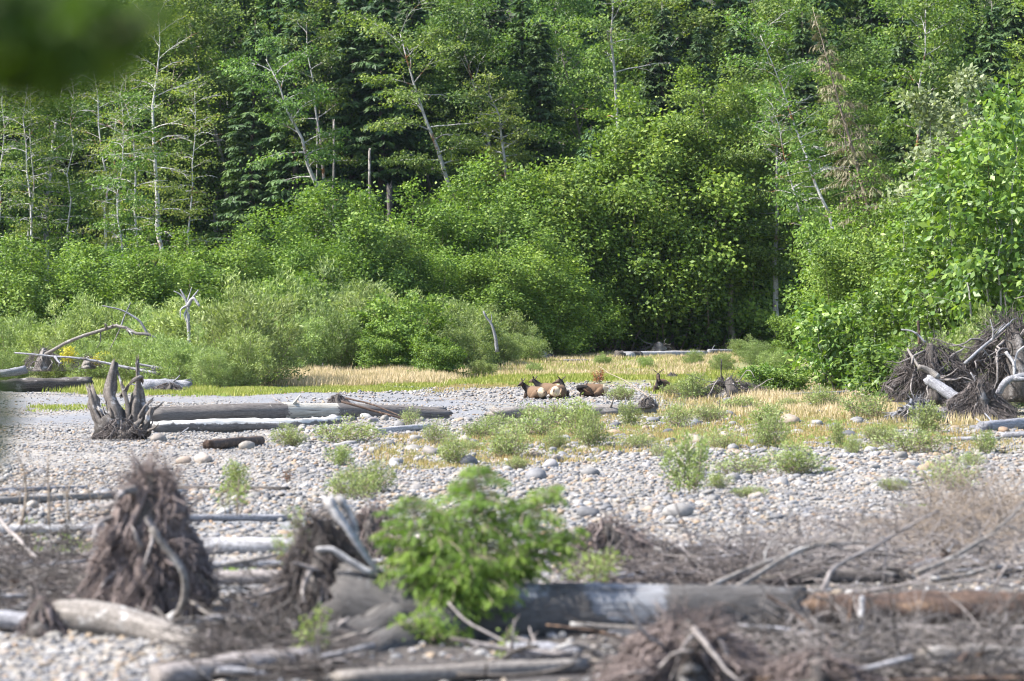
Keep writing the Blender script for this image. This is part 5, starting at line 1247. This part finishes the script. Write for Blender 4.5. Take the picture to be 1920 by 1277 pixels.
CL = [((1100, 1290), (1940, 1200), 26), ((1120, 1105), (1940, 1040), 26), ((380, 1290), (640, 1190), 12), ((-20, 1180), (200, 1050), 14), ((640, 1290), (1100, 1225), 8), ((420, 1180), (620, 1050), 9)]
for k, ((x0, y0), (x1, y1), n_) in enumerate(CL):
    where = ['before the rusty log', 'behind the huge and rusty logs', 'left of the forked butt', 'by the left picture edge', 'under the huge grey log', 'around the dark root mass'][k]
    for j in range(n_):
        g = G(rgx.uniform(x0, x1), rgx.uniform(y1, y0)); L_ = rgx.uniform(.7, 2.4); an = rgx.normal(0, .45) + (math.pi if rgx.uniform() < .5 else 0)
        dv = np.array([math.cos(an), math.sin(an) * .8, 0]) * L_ / 2; r_ = rgx.uniform(.022, .075); mid = g + [0, 0, r_ + rgx.uniform(.02, .28)]
        pts = [g - dv + [0, 0, r_ * .5 + rgx.uniform(0, .15)], mid, g + dv + [0, 0, r_ + rgx.uniform(0, .4)]]
        limb('driftwood_piece', 'weathered piece of driftwood lying in the litter ' + where, pts, r_, r_ * .6, ['grey_wood', 'dark_wood', 'stick', 'rust_wood', 'silver', 'dark_wood'][rgx.integers(0, 6)], 3000 + 50 * k + j, 'driftwood', 'driftwood litter ' + where, n=9, sides=8, twigs=int(rgx.integers(0, 3)), tw_len=.35)
brush('brush', 'dark mat of twigs and broken roots heaped against the huge log', [(1080, 1110), (1500, 1110), (1500, 1060), (1100, 1062)], 420, 941, 'fibre_dark', (.6, 1.8), (.01, .026), .4, up=.15)
brush('brush', 'dark mat of twigs heaped in front of the rusty log', [(1180, 1290), (1940, 1290), (1940, 1195), (1440, 1200), (1180, 1230)], 620, 942, 'dark_wood', (.5, 1.7), (.01, .026), .4, up=.15)
brush('brush', 'dark broken roots round the forked butt of the huge log', [(360, 1290), (660, 1290), (640, 1120), (480, 1130), (380, 1190)], 380, 943, 'dark_wood', (.4, 1.3), (.008, .024), .45, up=.25)
brush('brush', 'dark twigs and scraps piled left of the root cone', [(-20, 1180), (180, 1180), (160, 1010), (-20, 1010)], 300, 944, 'dark_wood', (.4, 1.4), (.008, .022), .4, up=.2)
brush('brush', 'tangle of bare grey twigs behind the rusty log on the right', [(1300, 1095), (1930, 1095), (1930, 985), (1600, 1010), (1340, 1050)], 750, 931, 'stick', (.7, 2.2), (.007, .018), .6, up=.3)
brush('brush', 'dense brown twigs rising at the right edge over the bar', [(1680, 1070), (1930, 1070), (1930, 960), (1760, 990)], 420, 932, 'twig', (.7, 2.0), (.006, .014), .9, up=.5)
brush('brush', 'matted twigs and roots along the bottom right before the rusty log', [(1380, 1285), (1940, 1285), (1940, 1205), (1420, 1215)], 700, 933, 'stick', (.5, 1.6), (.006, .016), .35, up=.15)
brush('brush', 'loose twigs between root cone and huge log along the bottom', [(330, 1270), (640, 1280), (640, 1170), (440, 1185)], 420, 934, 'fibre_dark', (.4, 1.2), (.005, .014), .3, up=.2)
brush('brush', 'twigs and bark scraps around the left edge logs', [(-20, 1175), (170, 1175), (190, 1060), (-20, 1040)], 420, 935, 'fibre_dark', (.4, 1.2), (.006, .016), .35, up=.2)
brush('brush', 'bare weed stalks among the pebbles on the far left', [(-20, 990), (200, 990), (200, 900), (-20, 900)], 90, 936, 'twig', (.5, 1.4), (.005, .01), .2, up=.9)
brush('brush', 'driftwood scraps in the herb patch on the right bar', [(1250, 800), (1700, 790), (1690, 745), (1280, 742)], 120, 937, 'silver', (.5, 1.8), (.015, .04), .2, up=.05)

# spruce sapling on the huge log
def sapling():
    o = root('spruce_sapling', P(872, 1128, 45.8), 'bushy bright green spruce sapling growing over the huge grey log', 'sapling', None, 0.0, 1.08)
    Wd, Lf = MB(), MB(); rg = np.random.default_rng(941)
    for k, (lx, ly, h, cw, nb) in enumerate([(.10, 0, 2.05, 1.15, 46), (-.55, -.2, 1.6, 1.1, 36), (.75, .0, 1.75, 1.05, 34), (-1.2, -.3, 1.0, .95, 26), (1.5, -.2, 1.15, .95, 26), (.1, -1.0, .75, 1.1, 26), (-.9, -1.3, .6, 1.0, 22), (.9, -.9, .6, .9, 18)]):
        w1, l1 = conifer(941 + k, h, .03, cw * rg.uniform(.85, 1.15), int(nb * 1.8), 115, .12, .02, .05, 1.05, (lx, ly), .06, .5, .7, .5)
        for src, dst in ((w1, Wd), (w1.br, Wd), (l1, Lf)):
            dst.add(np.concatenate(src.v), np.concatenate(src.q) if src.q else None, np.concatenate(src.t) if src.t else None, np.concatenate(src.uv), np.concatenate(src.a))
    link('trunk', Wd.mesh('sapling_trunk', M['twig']), o); link('crown', Lf.mesh('sapling_needles', M['sapling_needle'], False), o)
sapling()
small_plant('spruce_sapling', 'small drooping spruce tuft hanging before the huge log below the sapling', 800, 1215, .6, 1.0, 700, .11, 'sapling_needle', 943, 'sapling', 44.2, .3)
for k, (px, py, d, h, w_, n_, lab) in enumerate([(1120, 1100, 48.5, .75, 1.1, 420, 'low bright green herb at the right side of the spruce sapling'), (440, 965, 66, 1.1, .9, 260, 'sparse pale green sprig right of the root cone'),
                                                 (556, 1060, 47.5, 1.1, .7, 260, 'light green leafy sprig on the dark root mass'), (590, 1262, 42.6, 1.2, .45, 300, 'tall light green sprig at the bottom before the forked butt'),
                                                 (945, 1258, 42.6, .62, .12, 160, 'slim upright green seedling under the huge log'), (655, 1270, 42.3, .25, .5, 120, 'tiny green herb at the bottom edge by the forked butt')]):
    small_plant('green_sprig', lab, px, py, h, w_, n_, .085, 'bright_herb', 950 + k, 'plant', d, .38, 5)

# near tree whose lowest branch hangs into the top left corner
def near_tree():
    rg = np.random.default_rng(961); b = np.array([-5.2, 4.2, float(gz(-5.2, 4.2)) - .1])
    o = link('near_tree', None, None, 'blurred dark green branch of a nearby tree hanging in the top left corner', 'tree'); o.location = tuple(b)
    Wd, Lf = MB(), MB()
    tr = walk((0, 0, 0), (0.05, 0, 1), 13, 10, rg, (0, 0, .3), .03); Wd.tube(tr, np.linspace(.26, .06, 11), 12, .05, rg)
    C = []
    for i in range(46):
        t = rg.uniform(.42, 1); k = int(t * 9.9); az = rg.uniform(0, 6.28); ln = rg.uniform(2.2, 4.2)
        p = walk(tr[k], (math.cos(az), math.sin(az), .35), ln, 6, rg, (0, 0, -.25), .12); Wd.tube(p, np.linspace(.06, .012, 7), 5, cap=False); C += list(p[2:])
    scatter_leaves(Lf, C, 9000, rg, .38, .5, .17, .12)  # unseen upper crown, added to keep the low branch in shade
    # the low branch in view
    D = 7.5
    c = lambda px, py, dd=0: P(px, py, D + dd) - b
    main = smooth_path([tr[3], c(-700, -420, -.4), c(-300, -160), c(-60, -10), c(140, 40), c(300, 30)], 14)
    Wd.tube(main, np.linspace(.06, .008, 14), 6)
    spots = [(20, 20), (70, 60), (30, 90), (110, 30), (60, 120), (150, 80), (170, 30), (120, 100), (90, 0), (20, 140), (200, 60), (0, 60), (240, 40), (290, 34), (-40, 40), (-40, 120), (180, 110), (45, 40), (100, 70), (210, 95), (130, 130), (60, 150),
             (80, 90), (0, 110), (40, 0), (140, 10), (-20, 0), (-60, 60)]
    C2 = [c(x, y, rg.uniform(-.25, .35)) for x, y in spots]
    for q in C2:
        i = int(np.argmin(np.linalg.norm(main - q, axis=1))); Wd.tube(np.linspace(main[i], q, 4), np.linspace(.008, .003, 4), 4, cap=False)
    scatter_leaves(Lf, C2, 750, rg, .035, .7, .075, .05, .3)
    # a second drooping spray at the left picture edge
    sp = [c(-30, 700), c(-10, 750), c(10, 765), c(-20, 790), c(-5, 825), c(-30, 850)]
    m2 = smooth_path([c(-400, 300), c(-160, 480), c(-60, 640), c(-40, 740), c(-30, 860)], 10); Wd.tube(m2, np.linspace(.02, .004, 10), 5)
    m3 = smooth_path([main[3], c(-520, 0), c(-400, 300)], 6); Wd.tube(m3, np.linspace(.03, .02, 6), 5)
    scatter_leaves(Lf, sp, 90, rg, .018, .8, .06, .04, .3)
    link('trunk', Wd.mesh('near_trunk', M['dark_bark']), o); link('crown', Lf.mesh('near_leaves', M['near_leaf'], False), o)
near_tree()

# ------------------------------------------------------------------ thin summer haze in the valley air
def haze():
    mb = MB(); x0, x1, y0, y1, z0, z1 = -640, 640, -70, 640, -3, 150
    v = [(x, y, z) for z in (z0, z1) for x, y in ((x0, y0), (x1, y0), (x1, y1), (x0, y1))]
    mb.add(v, [(3, 2, 1, 0), (4, 5, 6, 7), (0, 1, 5, 4), (1, 2, 6, 5), (2, 3, 7, 6), (3, 0, 4, 7)])
    m = bpy.data.materials.new('haze'); m.use_nodes = True; nt = m.node_tree; nt.nodes.clear()
    out = nt.nodes.new('ShaderNodeOutputMaterial'); pv = nt.nodes.new('ShaderNodeVolumePrincipled')
    pv.inputs['Color'].default_value = (0.7, 0.85, 1.0, 1); pv.inputs['Density'].default_value = 0.00002; pv.inputs['Anisotropy'].default_value = 0.2
    nt.links.new(pv.outputs[0], out.inputs['Volume'])
    link('haze', mb.mesh('haze', m, False), None, 'thin bluish summer haze in the valley air', 'haze', kind='stuff')
haze()
